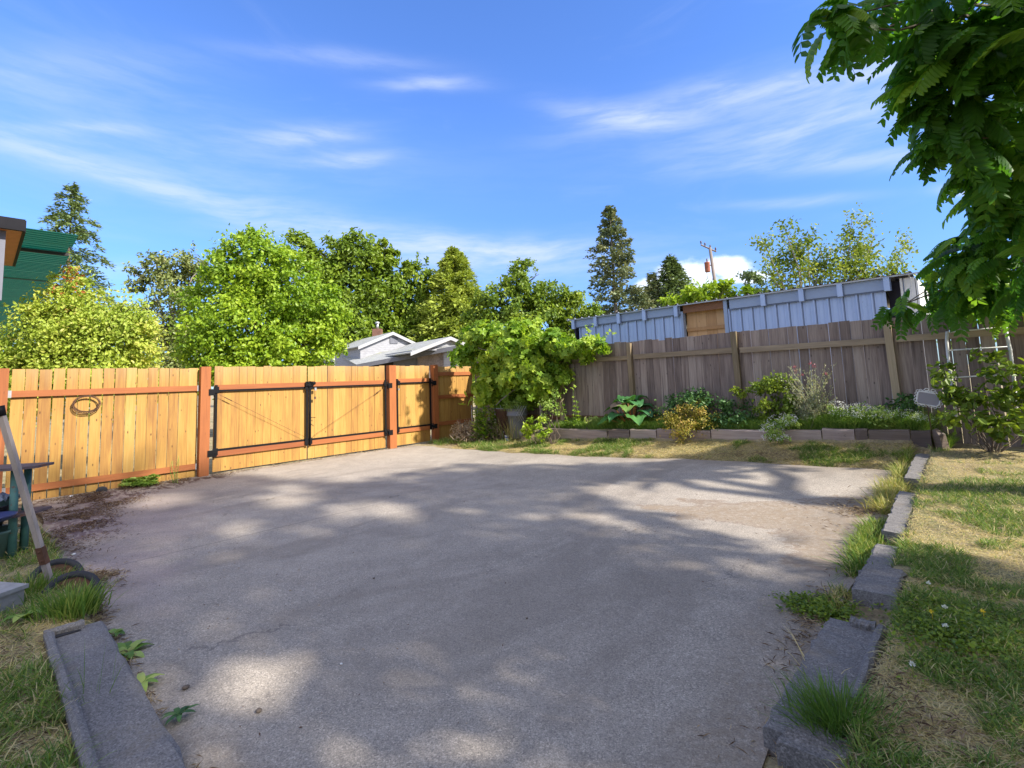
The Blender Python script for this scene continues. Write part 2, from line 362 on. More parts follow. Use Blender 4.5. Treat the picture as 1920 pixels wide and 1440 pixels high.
def awning():
    m, t, b, o = newmat('green_awning'); ob = OBJ(t)
    c = RAMP(t, NOISE(t, ob, 3, 4, .6), [(.3,(.004,.085,.06)),(.7,(.008,.13,.09))])
    t.links.new(c, b.inputs['Base Color']); b.inputs['Roughness'].default_value = .4
    tr = N(t, 'ShaderNodeBsdfTranslucent'); tr.inputs[0].default_value = (.008,.16,.105,1)
    mxs = N(t, 'ShaderNodeMixShader'); mxs.inputs[0].default_value = .35
    t.links.new(b.outputs[0], mxs.inputs[1]); t.links.new(tr.outputs[0], mxs.inputs[2]); t.links.new(mxs.outputs[0], o.inputs[0])
awning()
def glassy():
    m, t, b, o = newmat('old_glass'); b.inputs['Base Color'].default_value = (.30,.29,.33,1); b.inputs['Roughness'].default_value = .35
    b.inputs['Alpha'].default_value = .82; b.inputs['Metallic'].default_value = .2
glassy()
# foliage palettes (rnd 0..1)
leafmat('lf_yellowgreen', [(.14,.19,.025),(.25,.31,.04),(.36,.41,.065),(.42,.36,.10)], .4, varscale=.8)
leafmat('lf_bright', [(.06,.115,.008),(.13,.22,.012),(.23,.32,.022),(.32,.40,.04)], .4, varscale=.6)
leafmat('lf_maple', [(.05,.09,.008),(.09,.145,.010),(.15,.21,.016),(.21,.27,.025)], .35, varscale=.5)
leafmat('lf_olive', [(.06,.08,.022),(.10,.13,.035),(.15,.18,.05),(.19,.18,.07)], .25)
leafmat('lf_cedar', [(.085,.12,.015),(.15,.20,.025),(.22,.27,.04),(.27,.31,.06)], .25)
leafmat('lf_conifer', [(.035,.060,.020),(.065,.10,.03),(.10,.145,.045),(.14,.18,.06)], .15)
leafmat('lf_pine', [(.045,.075,.040),(.08,.11,.055),(.13,.155,.075),(.20,.20,.10)], .15)
leafmat('lf_plum', [(.045,.085,.010),(.085,.14,.014),(.15,.21,.02),(.23,.28,.03)], .35, varscale=.6)
leafmat('lf_sparse', [(.05,.09,.015),(.10,.15,.02),(.17,.22,.035),(.28,.30,.07)], .4)
leafmat('lf_grape', [(.035,.085,.008),(.085,.17,.014),(.17,.27,.025),(.30,.39,.05)], .45)
leafmat('lf_ailan', [(.03,.095,.013),(.06,.16,.02),(.11,.23,.025),(.23,.34,.04)], .58, .4)
leafmat('lf_shade', [(.02,.06,.012),(.05,.11,.02),(.09,.16,.03)], .25)
leafmat('lf_weed', [(.06,.13,.02),(.12,.21,.035),(.20,.29,.06),(.30,.36,.10)], .35)
leafmat('lf_dark', [(.02,.065,.02),(.04,.10,.03),(.065,.14,.04),(.10,.18,.05)], .3)
leafmat('lf_rhubarb', [(.03,.10,.04),(.055,.16,.05),(.09,.21,.05),(.22,.22,.05)], .3, varscale=5)
leafmat('lf_gold', [(.08,.10,.015),(.17,.17,.025),(.26,.22,.04),(.32,.20,.06)], .3)
leafmat('lf_grey', [(.14,.17,.09),(.22,.25,.14),(.30,.32,.20),(.33,.29,.19)], .3)
leafmat('lf_red', [(.34,.09,.03),(.42,.16,.05),(.45,.25,.08)], .4)
leafmat('lf_dead', [(.09,.055,.04),(.19,.13,.09),(.34,.26,.17),(.46,.38,.26)], .15, .8)
leafmat('lf_litter', [(.03,.014,.010),(.075,.035,.022),(.15,.085,.045),(.34,.24,.12)], .1, .8)
leafmat('lf_grass', [(.05,.12,.02),(.09,.18,.03),(.17,.26,.045),(.33,.33,.10),(.52,.43,.21),(.62,.53,.31)], .35, .6)
leafmat('lf_yellow', [(.65,.48,.03),(.75,.58,.05)], .2)
leafmat('lf_white', [(.62,.64,.60),(.80,.80,.78)], .25)
leafmat('lf_pink', [(.30,.07,.10),(.42,.14,.18)], .2)

# ------------------------------------------------------------------ mesh buffer
class MB:
    def __init__(s): s.v=[]; s.c=[]; s.f=[]; s.n=0; s.mi=[]; s.sm=[]
    def raw(s, V, Fc, rnd=None, smooth=False, mi=0):
        V = np.asarray(V, float).reshape(-1,3); Fc = np.asarray(Fc, int)
        if Fc.ndim == 1: Fc = Fc[None,:]
        if rnd is None: rnd = rng.random(3)
        rnd = np.asarray(rnd, float)
        if rnd.ndim == 1: rnd = np.tile(rnd, (len(V),1))
        s.v.append(V); s.c.append(rnd); s.f.append(Fc + s.n); s.n += len(V)
        s.mi.append(mi); s.sm.append(smooth); return s
    def hexa(s, P, rnd=None, mi=0):
        """8 corners: bottom 4 (ccw), top 4"""
        return s.raw(P, [[0,3,2,1],[4,5,6,7],[0,1,5,4],[1,2,6,5],[2,3,7,6],[3,0,4,7]], rnd, mi=mi)
    def box(s, p0, p1, q0, q1, z0, z1, rnd=None, mi=0, jit=0.0, top=(0,0)):
        """box along the yard axes; top = shift of the upper end"""
        P = [W(p0,q1,z0),W(p1,q1,z0),W(p1,q0,z0),W(p0,q0,z0),W(p0+top[0],q1+top[1],z1),W(p1+top[0],q1+top[1],z1),W(p1+top[0],q0+top[1],z1),W(p0+top[0],q0+top[1],z1)]
        P = np.array(P)
        if jit: P = P + rng.normal(0, jit, P.shape)
        return s.hexa(P, rnd, mi)
    def bbox(s, a0, a1, b0, b1, c0, c1, o, ax, bx, rnd=None, mi=0):
        o, ax, bx = map(np.asarray, (o, ax, bx)); cx = np.cross(ax, bx)
        P = [o+ax*a+bx*b+cx*c for c in (c0,c1) for a,b in ((a0,b0),(a1,b0),(a1,b1),(a0,b1))]
        return s.hexa(P, rnd, mi)
    def tube(s, pts, rad, k=8, rnd=None, cap=True, mi=0, smooth=True, closed=False):
        pts = np.asarray(pts, float); n = len(pts)
        rad = np.full(n, rad) if np.isscalar(rad) else np.asarray(rad, float)
        tan = np.gradient(pts, axis=0) if not closed else np.roll(pts,-1,0)-np.roll(pts,1,0)
        tan /= np.linalg.norm(tan, axis=1)[:,None] + 1e-9
        ref = np.array([0,0,1.0]) if abs(tan[0][2]) < .9 else np.array([1.0,0,0])
        V = []; u = np.cross(tan[0], ref); u /= np.linalg.norm(u)
        for i in range(n):
            u = u - tan[i]*(u@tan[i]); u /= np.linalg.norm(u)+1e-9; w = np.cross(tan[i], u)
            a = np.arange(k)*2*math.pi/k
            V.append(pts[i] + rad[i]*(np.cos(a)[:,None]*u + np.sin(a)[:,None]*w))
        V = np.concatenate(V); Fc = []
        for i in range(n if closed else n-1):
            j = (i+1) % n
            for e in range(k):
                g = (e+1) % k; Fc.append([i*k+e, i*k+g, j*k+g, j*k+e])
        rnd = rng.random(3) if rnd is None else rnd
        b0 = s.n
        s.raw(V, Fc, np.tile(rnd,(len(V),1)) if np.ndim(rnd)==1 else rnd, smooth, mi)
        if cap and not closed:
            s.f.append(np.array([[b0+e for e in range(k)][::-1]])); s.mi.append(mi); s.sm.append(False)
            s.f.append(np.array([[b0+(n-1)*k+e for e in range(k)]])); s.mi.append(mi); s.sm.append(False)
        return s
    def lathe(s, prof, o, k=20, ax=(0,0,1), rnd=None, mi=0, smooth=True, sq=1.0):
        ax = np.asarray(ax, float); ax /= np.linalg.norm(ax); ref = np.array([1.0,0,0]) if abs(ax[2]) > .7 else np.array([0,0,1.0])
        u = np.cross(ax, ref); u /= np.linalg.norm(u); w = np.cross(ax, u); V = []
        for r_, h in prof:
            a = np.arange(k)*2*math.pi/k; V.append(np.asarray(o) + ax*h + r_*(np.cos(a)[:,None]*u + np.sin(a)[:,None]*w*sq))
        V = np.concatenate(V); Fc = [[i*k+e, i*k+(e+1)%k, (i+1)*k+(e+1)%k, (i+1)*k+e] for i in range(len(prof)-1) for e in range(k)]
        return s.raw(V, Fc, rnd, smooth, mi)
    def inst(s, tv, tf, pos, Rm, scl, rnd, smooth=False, mi=0):
        tv = np.asarray(tv, float); tf = np.asarray(tf, int); n = len(pos)
        if n == 0: return s
        scl = np.asarray(scl, float)
        if scl.ndim == 1: scl = scl[:,None]
        L = tv[None]*scl[:,None,:] if scl.shape[1] == 3 else tv[None]*scl[:,:,None]
        V = np.einsum('nij,nvj->nvi', Rm, L) + np.asarray(pos)[:,None,:]
        Fc = (tf[None] + (np.arange(n)*len(tv))[:,None,None]).reshape(-1, tf.shape[1])
        c = np.repeat(np.stack([np.clip(rnd,0,1), rng.random(n), rng.random(n)],1), len(tv), 0)
        return s.raw(V.reshape(-1,3), Fc, c, smooth, mi)
    def build(s, name, mats, parent=None, origin=None, pq=False):
        if isinstance(mats, str): mats = [mats]
        V = np.concatenate(s.v); Cc = np.concatenate(s.c)
        o = np.zeros(3)
        if parent is not None:
            r = parent
            while r.parent: r = r.parent
            o = np.array(r['_o'])
        elif origin is not None: o = np.asarray(origin, float)
        me = bpy.data.meshes.new(name)
        me.vertices.add(len(V)); me.vertices.foreach_set('co', (V-o).astype(np.float32).ravel())
        tot = np.concatenate([np.full(len(f), f.shape[1]) for f in s.f]); loops = np.concatenate([f.ravel() for f in s.f])
        me.loops.add(len(loops)); me.loops.foreach_set('vertex_index', loops.astype(np.int32))
        me.polygons.add(len(tot)); st = np.concatenate([[0], np.cumsum(tot)[:-1]])
        me.polygons.foreach_set('loop_start', st.astype(np.int32))
        me.polygons.foreach_set('material_index', np.concatenate([np.full(len(f), m) for f, m in zip(s.f, s.mi)]).astype(np.int32))
        me.polygons.foreach_set('use_smooth', np.concatenate([np.full(len(f), m) for f, m in zip(s.f, s.sm)]).astype(bool))
        a = me.attributes.new('rnd', 'FLOAT_COLOR', 'POINT')
        a.data.foreach_set('color', np.concatenate([Cc, np.ones((len(V),1))],1).astype(np.float32).ravel())
        if pq:
            p, q = PQ(V); a = me.attributes.new('pq', 'FLOAT_VECTOR', 'POINT')
            a.data.foreach_set('vector', np.stack([p, q, np.zeros(len(p))],1).astype(np.float32).ravel())
        me.update(calc_edges=True); me.validate()
        for m in mats: me.materials.append(MATS[m])
        ob = bpy.data.objects.new(name, me); COL.objects.link(ob)
        if parent is not None: ob.parent = parent
        else: ob.location = o; ob['_o'] = [float(x) for x in o]
        return ob
def tag(o, label=None, cat=None, group=None, kind=None):
    if label: o['label'] = label
    if cat: o['category'] = cat
    if group: o['group'] = group
    if kind: o['kind'] = kind
    return o
def thing(name, label, cat, loc, group=None):
    o = bpy.data.objects.new(name, None); COL.objects.link(o); o.empty_display_size = .1
    o.location = [float(x) for x in loc]; o['_o'] = [float(x) for x in loc]
    return tag(o, label, cat, group)

def sstep(x, a, b):
    t = np.clip((x-a)/(b-a), 0, 1); return t*t*(3-2*t)
def vnoise(x, y, f, seed=0):
    """smooth value noise, 0..1"""
    r = np.random.default_rng(seed).random((64,64)); x = np.asarray(x)*f; y = np.asarray(y)*f
    xi, yi = np.floor(x).astype(int), np.floor(y).astype(int); fx, fy = x-xi, y-yi; fx, fy = fx*fx*(3-2*fx), fy*fy*(3-2*fy)
    g = lambda i, j: r[i%64, j%64]
    return (g(xi,yi)*(1-fx)+g(xi+1,yi)*fx)*(1-fy) + (g(xi,yi+1)*(1-fx)+g(xi+1,yi+1)*fx)*fy

# ------------------------------------------------------------------ terrain heights in the yard frame (p along the grey fence, q towards the viewer)
QT = .7
TBOT = ([0,2,3.2,4.6,7.4,8.5,9.4], [.0,.02,.12,.20,.34,.39,.40])
TTOP = ([0,2,3.2,5.6,7.4,8.1,8.5,9.4], [.05,.12,.365,.435,.50,.53,.56,.56])
def lawnz(q): return .12 + .21*sstep(-np.asarray(q, float), -5.2, -.9)
def padfar(p): return 1.86 - .062*(np.clip(p,0,9.2)-1.8)
def zpad(p, q): return .15*sstep(p, 2, 9)*sstep(-np.asarray(q), -4.3, -1.3)
def ground(p, q):
    p = np.asarray(p, float); q = np.asarray(q, float)
    pf = padfar(p)
    inpad = sstep(p, -.05, .1)*(1-sstep(p, 9.08, 9.2))*sstep(q, pf-.12, pf)*(1-sstep(q, 8.40, 8.5))
    zp = zpad(p, q)
    zb = np.interp(p, *TBOT)
    strip = zp + (zb-zp)*np.clip((pf-q)/(pf-QT), 0, 1)**1.15
    zt = np.interp(p, *TTOP) - .03
    bed = zt + .09*np.clip((QT-q)/QT, 0, 1)
    z = np.where(q > QT, strip, strip + (bed-strip)*sstep(-q, -QT+.0, -QT+.05))
    # lawn on the right and lawn at the front
    lawn = lawnz(q)
    pe_ = np.where(q < 4.95, 9.30, 9.40)
    z = z + (lawn - z)*sstep(p - pe_, -.02, .05)
    z = np.where((p > 9.14) & (p < pe_) & (q > .7) & (q < 7.1), np.minimum(z, zpad(9.0, q)+.02), z)
    fr = sstep(q, 8.42, 8.55)*(1-sstep(p, 8.6, 9.0))
    z = z + (.045 - z)*fr
    z = z*(1-sstep(-p, .0, .3)) 
    z = np.where(q < 0, np.where(p > 0, z + (.45-z)*sstep(-q, .3, 1.5), z), z)
    far = sstep(np.hypot(p-5, q-4), 14, 30)
    z = z*(1-far)
    bumpy = (vnoise(p, q, 3.1, 3)-.5)*.03 + (vnoise(p, q, 9.0, 4)-.5)*.016
    z = z + bumpy*(1-inpad) - .05*inpad
    slab_ = ((p > 5.87) & (p < 8.2) & (q > 8.46) & (q < 8.68)) | ((p > 9.15) & (p < 9.38) & (q > 5.88) & (q < 6.93))
    z = np.where(slab_, z-.07, z)
    return z
def G(p, q): return float(ground(p, q))
def gp(P):
    p, q = PQ(P); return np.array([P[0], P[1], G(p, q)])
def px_ground(x, y, it=12):
    d = ray(x, y); z = 0.0
    for _ in range(it):
        t = (z-EYE)/d[2]; P = np.array([d[0]*t, d[1]*t, z]); p, q = PQ(P)
        z = .5*z + .5*max(G(p, q), float(zpad(p, q)) if (0.1 < p < 9.1 and padfar(p) < q < 8.42) else -9)
    return P

def grid_mesh(name, mat, P, Q, zf, pq=False):
    PP, QQ = np.meshgrid(P, Q, indexing='ij'); Z = zf(PP, QQ)
    V = CR[None,None,:] + AV*PP[...,None] + BV*QQ[...,None]
    V = np.concatenate([V, Z[...,None]], 2).reshape(-1,3); n, m = PP.shape
    i, j = np.meshgrid(np.arange(n-1), np.arange(m-1), indexing='ij'); a = (i*m+j).ravel()
    b = MB(); b.raw(V, np.stack([a, a+1, a+m+1, a+m],1)[:, ::-1], np.zeros((len(V),3))+.5, True)
    return b.build(name, mat, pq=pq)
far_ = lambda lo, hi: np.concatenate([-np.geomspace(900, 3, 22)+lo, np.arange(lo, hi, .06), np.geomspace(3, 900, 22)+hi])
tag(grid_mesh('ground', 'soil', far_(-.5, 12.0), far_(-1.0, 11.0), ground), kind='structure')
def padmesh():
    P = np.linspace(.02, 9.13, 130); T = np.linspace(0, 1, 110)
    PP, TT = np.meshgrid(P, T, indexing='ij')
    q0 = padfar(PP) + (vnoise(PP, PP*0, 3.0, 9)-.5)*.16
    q1 = 8.43 + (vnoise(PP, PP*0+5, 2.2, 10)-.5)*.12
    q1 = np.where(PP > 7.6, q1 + 3.0*sstep(PP, 7.6, 7.9), q1)
    QQ = q0 + (q1-q0)*TT
    Pj = PP + np.where(PP > 9.1, (vnoise(QQ, QQ*0, 2.5, 12)-.5)*.05 + np.where(QQ > 5.7, .045, 0), 0)
    Z = zpad(PP, QQ) + (vnoise(PP, QQ, .8, 5)-.5)*.008
    V = np.concatenate([CR + AV*Pj[...,None] + BV*QQ[...,None], Z[...,None]], 2).reshape(-1,3); n, m = PP.shape
    i, j = np.meshgrid(np.arange(n-1), np.arange(m-1), indexing='ij'); a = (i*m+j).ravel()
    b = MB(); b.raw(V, np.stack([a, a+m, a+m+1, a+1],1), np.zeros((len(V),3))+.5, True)
    # slab edge skirt
    ring = [(i_*m) for i_ in range(n)] + [((n-1)*m+j_) for j_ in range(1, m)] + [(i_*m+m-1) for i_ in range(n-2, -1, -1)]
    A = V[ring]; B = A.copy(); B[:,2] -= .10; k = len(ring)
    b.raw(np.concatenate([A, B]), [[x, x+1, x+1+k, x+k] for x in range(k-1)], np.zeros((2*k,3))+.5)
    o = b.build('concrete_pad', 'pad', pq=True); tag(o, kind='structure')
padmesh()

# ------------------------------------------------------------------ leaf templates
T_quad = (np.array([[0,0,0],[.5,.32,.06],[1,0,-.05],[.5,-.32,.06]]), np.array([[0,1,2],[0,2,3]]))
T_oval = (np.array([[0,0,0],[.28,.25,.06],[.68,.24,.05],[1,0,-.08],[.68,-.24,.05],[.28,-.25,.06]]), np.array([[0,1,2],[0,2,3],[0,3,4],[0,4,5]]))
_ml = []
for a_, r_ in [(0,.0),(-155,.42),(-125,.50),(-100,.34),(-68,.62),(-45,.42),(-20,.52),(0,.72),(20,.52),(45,.42),(68,.62),(100,.34),(125,.50),(155,.42)]:
    _ml.append([r_*math.cos(R(a_)), r_*math.sin(R(a_)), -.10*(r_>.55)+.05*(.3<r_<.45)])
T_lobed = (np.array(_ml), np.array([[0,i,i+1] for i in range(1,13)]))
T_needle = (np.array([[0,0.05,0],[1,.02,-.08],[1,-.02,-.08],[0,-.05,0]]), np.array([[0,1,2,3]]))
T_spray = (np.array([[0,0,0],[.35,.20,-.02],[.65,.06,-.05],[1,.0,-.16],[.65,-.06,-.05],[.35,-.20,-.02]]), np.array([[0,1,2],[0,2,3],[0,3,4],[0,4,5]]))
def frame(nrm, spin=None, along=None):
    """rotation matrices: columns X (leaf length), Y, Z(normal)"""
    nrm = nrm/(np.linalg.norm(nrm,axis=1)[:,None]+1e-9); n = len(nrm)
    if along is None: along = rng.normal(size=(n,3))
    x = along - nrm*np.sum(along*nrm,1)[:,None]; x /= np.linalg.norm(x,axis=1)[:,None]+1e-9
    return np.stack([x, np.cross(nrm, x), nrm], 2)
def crown_pts(lobes, n, clump=.18, shell=.72, dens=None):
    """leaf points in clumps spread over a set of ellipsoid lobes; returns pos, outward normal"""
    L = np.array(lobes, float); w = (L[:,3]*L[:,4]+L[:,3]*L[:,5]+L[:,4]*L[:,5]); w /= w.sum()
    pos, out, br = [], [], []
    for l, wi in zip(L, w):
        m = max(4, int(n*wi)); rm = (l[3]*l[4]*l[5])**(1/3)
        nc = max(6, int(m/ (62)))
        d = rng.normal(size=(nc,3)); d[:,2] = d[:,2]*.9+.15; d /= np.linalg.norm(d,axis=1)[:,None]
        rr = shell + (1.04-shell)*rng.random(nc)**.6
        inner = rng.random(nc) < .28; rr[inner] *= rng.random(inner.sum())*.6+.3
        cc = l[:3] + d*rr[:,None]*l[3:6]
        id_ = rng.integers(0, nc, m)
        cs = (clump*rm)*(.6+.8*rng.random(nc))
        g = rng.normal(size=(m,3))*np.array([1,1,.75])
        pos.append(cc[id_] + g*cs[id_][:,None]*.75); o = d[id_]*.9 + g*.45; o[:,2] += .35
        out.append(o); br.append(rng.random(nc)[id_])
    return np.concatenate(pos), np.concatenate(out), np.concatenate(br)
def foliage(mb, lobes, n, size, tmpl=T_quad, clump=.18, shell=.72, tilt=.7, bias=0.0, mi=0, spread=.5):
    pos, out, br = crown_pts(lobes, n, clump, shell)
    nr = out/np.linalg.norm(out,axis=1)[:,None] + rng.normal(size=out.shape)*tilt
    al = rng.normal(size=out.shape) + out*.3; al[:,2] -= .5
    rnd = np.clip(.12+bias + spread*br*.9 + rng.random(len(pos))*.45, 0, 1)
    sc = size*(.65+.7*rng.random(len(pos)))
    mb.inst(tmpl[0], tmpl[1], pos, frame(nr, along=al), sc, rnd, mi=mi)
def lob(x, y, rx, ry, Y, dy=0, dep=.8):
    c = at(x, y, Y+dy); k = (Y+dy)/F; return (*c, rx*k, rx*k*dep, ry*k)
def limb(mb, a, b, r0, r1, wob=.06, k=7, n=6, sag=0):
    a, b = np.asarray(a), np.asarray(b); t = np.linspace(0,1,n)[:,None]; L = np.linalg.norm(b-a)
    P = a + (b-a)*t; P[1:-1] += rng.normal(size=(n-2,3))*wob*L; P[:,2] += sag*np.sin(t[:,0]*math.pi)*L
    mb.tube(P, np.linspace(r0, r1, n), k, cap=False)
def tree(name, label, cat, lobes, n, size, mat, tx, bark='bark', r=.15, tmpl=T_quad, clump=.18, shell=.72, tilt=.7, limbs=1, group=None, bias=0, spread=.5, extra=None, zb=0, trunk_to=.55, twigs=0):
    L = np.array(lobes); base = np.array([tx[0], tx[1], zb])
    o = thing(name, label, cat, base, group)
    tb = MB(); top = np.array([L[:,0].mean()*.5+base[0]*.5, L[:,1].mean()*.5+base[1]*.5, zb+(L[:,2].max()-zb)*trunk_to])
    limb(tb, base, top, r, r*.55, .015, 9, 6)
    for l in L:
        s = base + (top-base)*random.uniform(.55,1.0)
        limb(tb, s, l[:3], r*.45, r*.12, .05, 6, 5)
        for _ in range(3*limbs):
            d = rng.normal(size=3); d[2] = abs(d[2]); d /= np.linalg.norm(d)
            limb(tb, l[:3], l[:3]+d*l[3:6]*.85, r*.14, r*.04, .05, 4, 4)
    tb.build('trunk', bark, o)
    cb = MB(); foliage(cb, lobes, n, size, tmpl, clump, shell, tilt, bias, 0, spread)
    if twigs:   # upright leafy shoots above the outline
        for _ in range(twigs):
            l = L[random.randrange(len(L))]; a = random.uniform(0, 2*math.pi); rr = random.uniform(.2,.9)
            s = l[:3] + np.array([math.cos(a)*l[3]*rr, math.sin(a)*l[4]*rr, l[5]*math.sqrt(1-rr*rr)*.9])
            h = random.uniform(.15,.42)*l[5]*1.2; m = int(14+h*26)
            t = rng.random(m); P = s + np.outer(t, [math.cos(a)*.25*h, math.sin(a)*.25*h, h]) + rng.normal(size=(m,3))*size*.45*(1-.6*t[:,None])
            cb.inst(tmpl[0], tmpl[1], P, frame(rng.normal(size=(m,3))+[0,0,.5]), size*(.5+.5*rng.random(m)), .3+.6*rng.random(m))
    mats = [mat]
    if extra: extra(cb, mats)
    cb.build('crown', mats, o)
    return o
def conifer(name, label, apex, base_z, spread_px, mat, n_br=110, leaf=.25, per=26, droop=.25, bark='bark', r=.25, prof=None, group=None, start=.12, gap=0.0, lean=(0,0), tmpl=T_spray, width=.16):
    a = np.asarray(apex); H = a[2]-base_z; base = np.array([a[0]+lean[0], a[1]+lean[1], base_z])
    o = thing(name, label, 'tree', base, group)
    tb = MB(); tb.tube([base + (a-base)*t for t in np.linspace(0,1,8)], np.linspace(r, r*.08, 8), 8); 
    cb = MB(); kR = spread_px*a[1]/F
    for i in range(n_br):
        t = start + (1-start)*((i+random.random())/n_br)**.85; t = min(t, .995)
        if random.random() < gap: continue
        env = prof(t) if prof else (1-t)**.8
        az = random.random()*2*math.pi; Lb = kR*env*(.62+.5*random.random()) + .15
        s = base + (a-base)*t; d = np.array([math.cos(az), math.sin(az), 0])
        m = int(per*(.4+env)); u = rng.random(m)**.7
        up = .28*Lb*(t-.25)
        P = s + np.outer(u*Lb, d); P[:,2] += up*u*1.5 - droop*Lb*u*u
        side = np.cross(d, [0,0,1]); P += np.outer(rng.normal(size=m)*width*Lb*(1.05-u*.7), side); P[:,2] += rng.normal(size=m)*leaf*.35
        al = np.tile(d,(m,1)) + np.outer(rng.normal(size=m)*.7, side) + rng.normal(size=(m,3))*.25; al[:,2] -= .15
        nr = np.tile([0,0,1.],(m,1)) + rng.normal(size=(m,3))*.55
        br = random.random()
        cb.inst(tmpl[0], tmpl[1], P, frame(nr, along=al), leaf*(.6+.8*rng.random(m))*(1.1-.3*t), np.clip(.1+.5*br+.5*rng.random(m),0,1))
        if i % 2 == 0:
            e = s + d*Lb*.8; e[2] += up*1.2 - droop*Lb*.6; tb.tube([s, (s+e)/2+[0,0,.05*Lb], e], [r*.14*(1.1-t), r*.09*(1.1-t), r*.03], 4, cap=False)
    tb.build('trunk', bark, o); cb.build('crown', mat, o)
    return o
def gxy(x, Y):
    P = at(x, 720, Y); return (P[0], P[1])
# ------------------------------------------------------------------ orange stained fence, gates
def boards(mb, q_hi, q_lo, pitch, gap, z0, z1, p_back=-.020, jt=.004, along='q', jz=.006, tilt=.003, gapf=None):
    """vertical pickets from q_hi down to q_lo on the p=0 line (or along p on the q=0 line)"""
    n = max(1, int(round((q_hi-q_lo)/pitch))); pt = (q_hi-q_lo)/n
    for i in range(n):
        g = gap if gapf is None else gapf((i+.5)/n)
        a0 = q_hi - pt*i - g*.5*random.uniform(.5,1.5); a1 = q_hi - pt*(i+1) + g*.5*random.uniform(.5,1.5)
        dz = random.gauss(0, jz); tl = random.gauss(0, tilt); o = random.gauss(0, jt*.5)
        zz = z0(.5*(a0+a1)) if callable(z0) else z0
        if along == 'q': mb.box(p_back+o, p_back+.018+o, a1, a0, zz, z1+dz, top=(0, tl))
        else: mb.box(a1, a0, p_back+o, p_back+.018+o, zz, z1+dz, top=(tl, 0))
def screws(mb, p, qs, zs, r=.006):
    for q in qs:
        for z in zs: mb.box(p, p+.003, q-r, q+r, z-r, z+r)

f = thing('wooden_fence', 'golden cedar fence with orange rails, the wire wreath hanging on it', 'fence', W(0, 7.5))
b = MB(); boards(b, 8.70, 6.41, .141, .007, -.02, 1.835, gapf=lambda t: .016*(1-t)+.003); b.build('board_panel', 'cedar', f)
for z in (1.44, .125):
    MB().box(.001, .039, 6.41, 8.715, z, z+.089).build('rail', 'stain_h', f)
for q in (6.42, 8.70):
    for z in (1.435, .12): MB().box(.040, .043, q-.012, q+.030 if q > 7 else q+.012, z, z+.10).build('bracket', 'galv', f)
MB().box(-.02, .12, 6.25, 6.40, -.1, 1.85, rnd=(.5,.3,.2)).build('post', 'stain', f)
MB().box(-.02, .10, 8.725, 8.86, -.1, 1.84, rnd=(.3,.7,.2)).build('post', 'stain', f)
b = MB(); boards(b, 11.4, 8.87, .141, .012, -.02, 1.82); b.build('board_panel', 'cedar', f)

def gate_leaf(name, label, qa, qb, hinge_side, nz=(1.41, .405), group=None):
    """qa > qb ; hinge on the 'a' (near) or 'b' (far) side"""
    g = thing(name, label, 'gate', W(0, (qa+qb)/2), group)
    b = MB(); boards(b, qa-.005, qb+.005, .141, .003, .035 if qa < 3 else .03, 1.855, jt=.002); b.build('board_panel', 'cedar', g)
    zt, zb = nz
    MB().box(.001, .039, qb+.02, qa-.02, zt+.035, zt+.12).build('rail', 'stain_h', g)
    MB().box(.001, .039, qb+.02, qa-.02, zb-.115, zb-.025).build('rail', 'stain_h', g)
    fr = MB()
    fr.box(.004, .036, qb+.01, qa-.01, zt+.002, zt+.033); fr.box(.004, .040, qb+.01, qa-.01, zb-.022, zb+.012)
    fr.box(.041, .060, qa-.046, qa-.006, zb-.12, zt+.12); fr.box(.041, .060, qb+.006, qb+.046, zb-.12, zt+.12)
    for q in (qa-.068, qb+.003):
        for z in (zt-.03, zb-.09): fr.box(.0605, .066, q, q+.065, z, z+.12)
    fr.build('steel_frame', 'black_steel', g)
    hq = qa if hinge_side == 'a' else qb; s = 1 if hinge_side == 'a' else -1
    for z in (zt-.02, zb-.06):
        h = MB(); h.tube([W(.085, hq+s*.012, z-.06), W(.085, hq+s*.012, z+.09)], .013, 8)
        a0, a1 = sorted((hq-s*.05, hq+s*.012)); h.box(.066, .078, a0, a1, z, z+.05)
        a0, a1 = sorted((hq+s*.012, hq+s*.11)); h.box(.121, .127, a0, a1, z-.04, z+.07)
        h.box(.078, .121, *sorted((hq+s*.012, hq+s*.03)), z-.01, z+.04)
        h.build('hinge', 'black_steel', g)
    return g
def cable(g, q0, z0, q1, z1):
    b = MB(); P0, P1 = W(.07, q0, z0), W(.07, q1, z1); b.tube([P0, P1], .0028, 5)
    d = (P1-P0); L = np.linalg.norm(d); d = d/L; b.tube([P0+d*.10, P0+d*.24], .008, 6)
    b.build('brace_cable', 'rust_wire', g)
gl = gate_leaf('driveway_gate', 'left leaf of the double cedar driveway gate, nearest the wire wreath', 6.17, 4.495, 'a')
cable(gl, 6.10, 1.36, 4.56, .46)
gr = gate_leaf('driveway_gate', 'right leaf of the double cedar driveway gate, carrying the black latch and padlock', 4.485, 2.70, 'b')
cable(gr, 2.77, 1.36, 4.42, .46)
b = MB()
for k in range(9):
    a_ = k/9*2*math.pi; b.bbox(-.02,.02,-.012,.012,-.01,.01, W(.08+.01*(k%2), 4.475+.05*math.cos(a_), 1.50+.04*math.sin(a_)), BV.tolist()+[0], [0,0,1])
b.box(.062, .085, 4.40, 4.56, 1.455, 1.545); b.lathe([(.035,0),(.035,.02),(.0,.021)], W(.085, 4.40, 1.51), 10, [*AV,0]); b.build('latch', 'black_steel', gr)
b = MB(); b.box(.075,.095, 4.345, 4.385, 1.365, 1.42); b.build('padlock', 'galv', gr)
b = MB(); b.tube([W(.08,4.37,1.36),W(.082,4.372,1.24)], .003, 4); b.box(.075,.09,4.355,4.39,1.19,1.24); b.build('chain', 'rust_wire', gr)
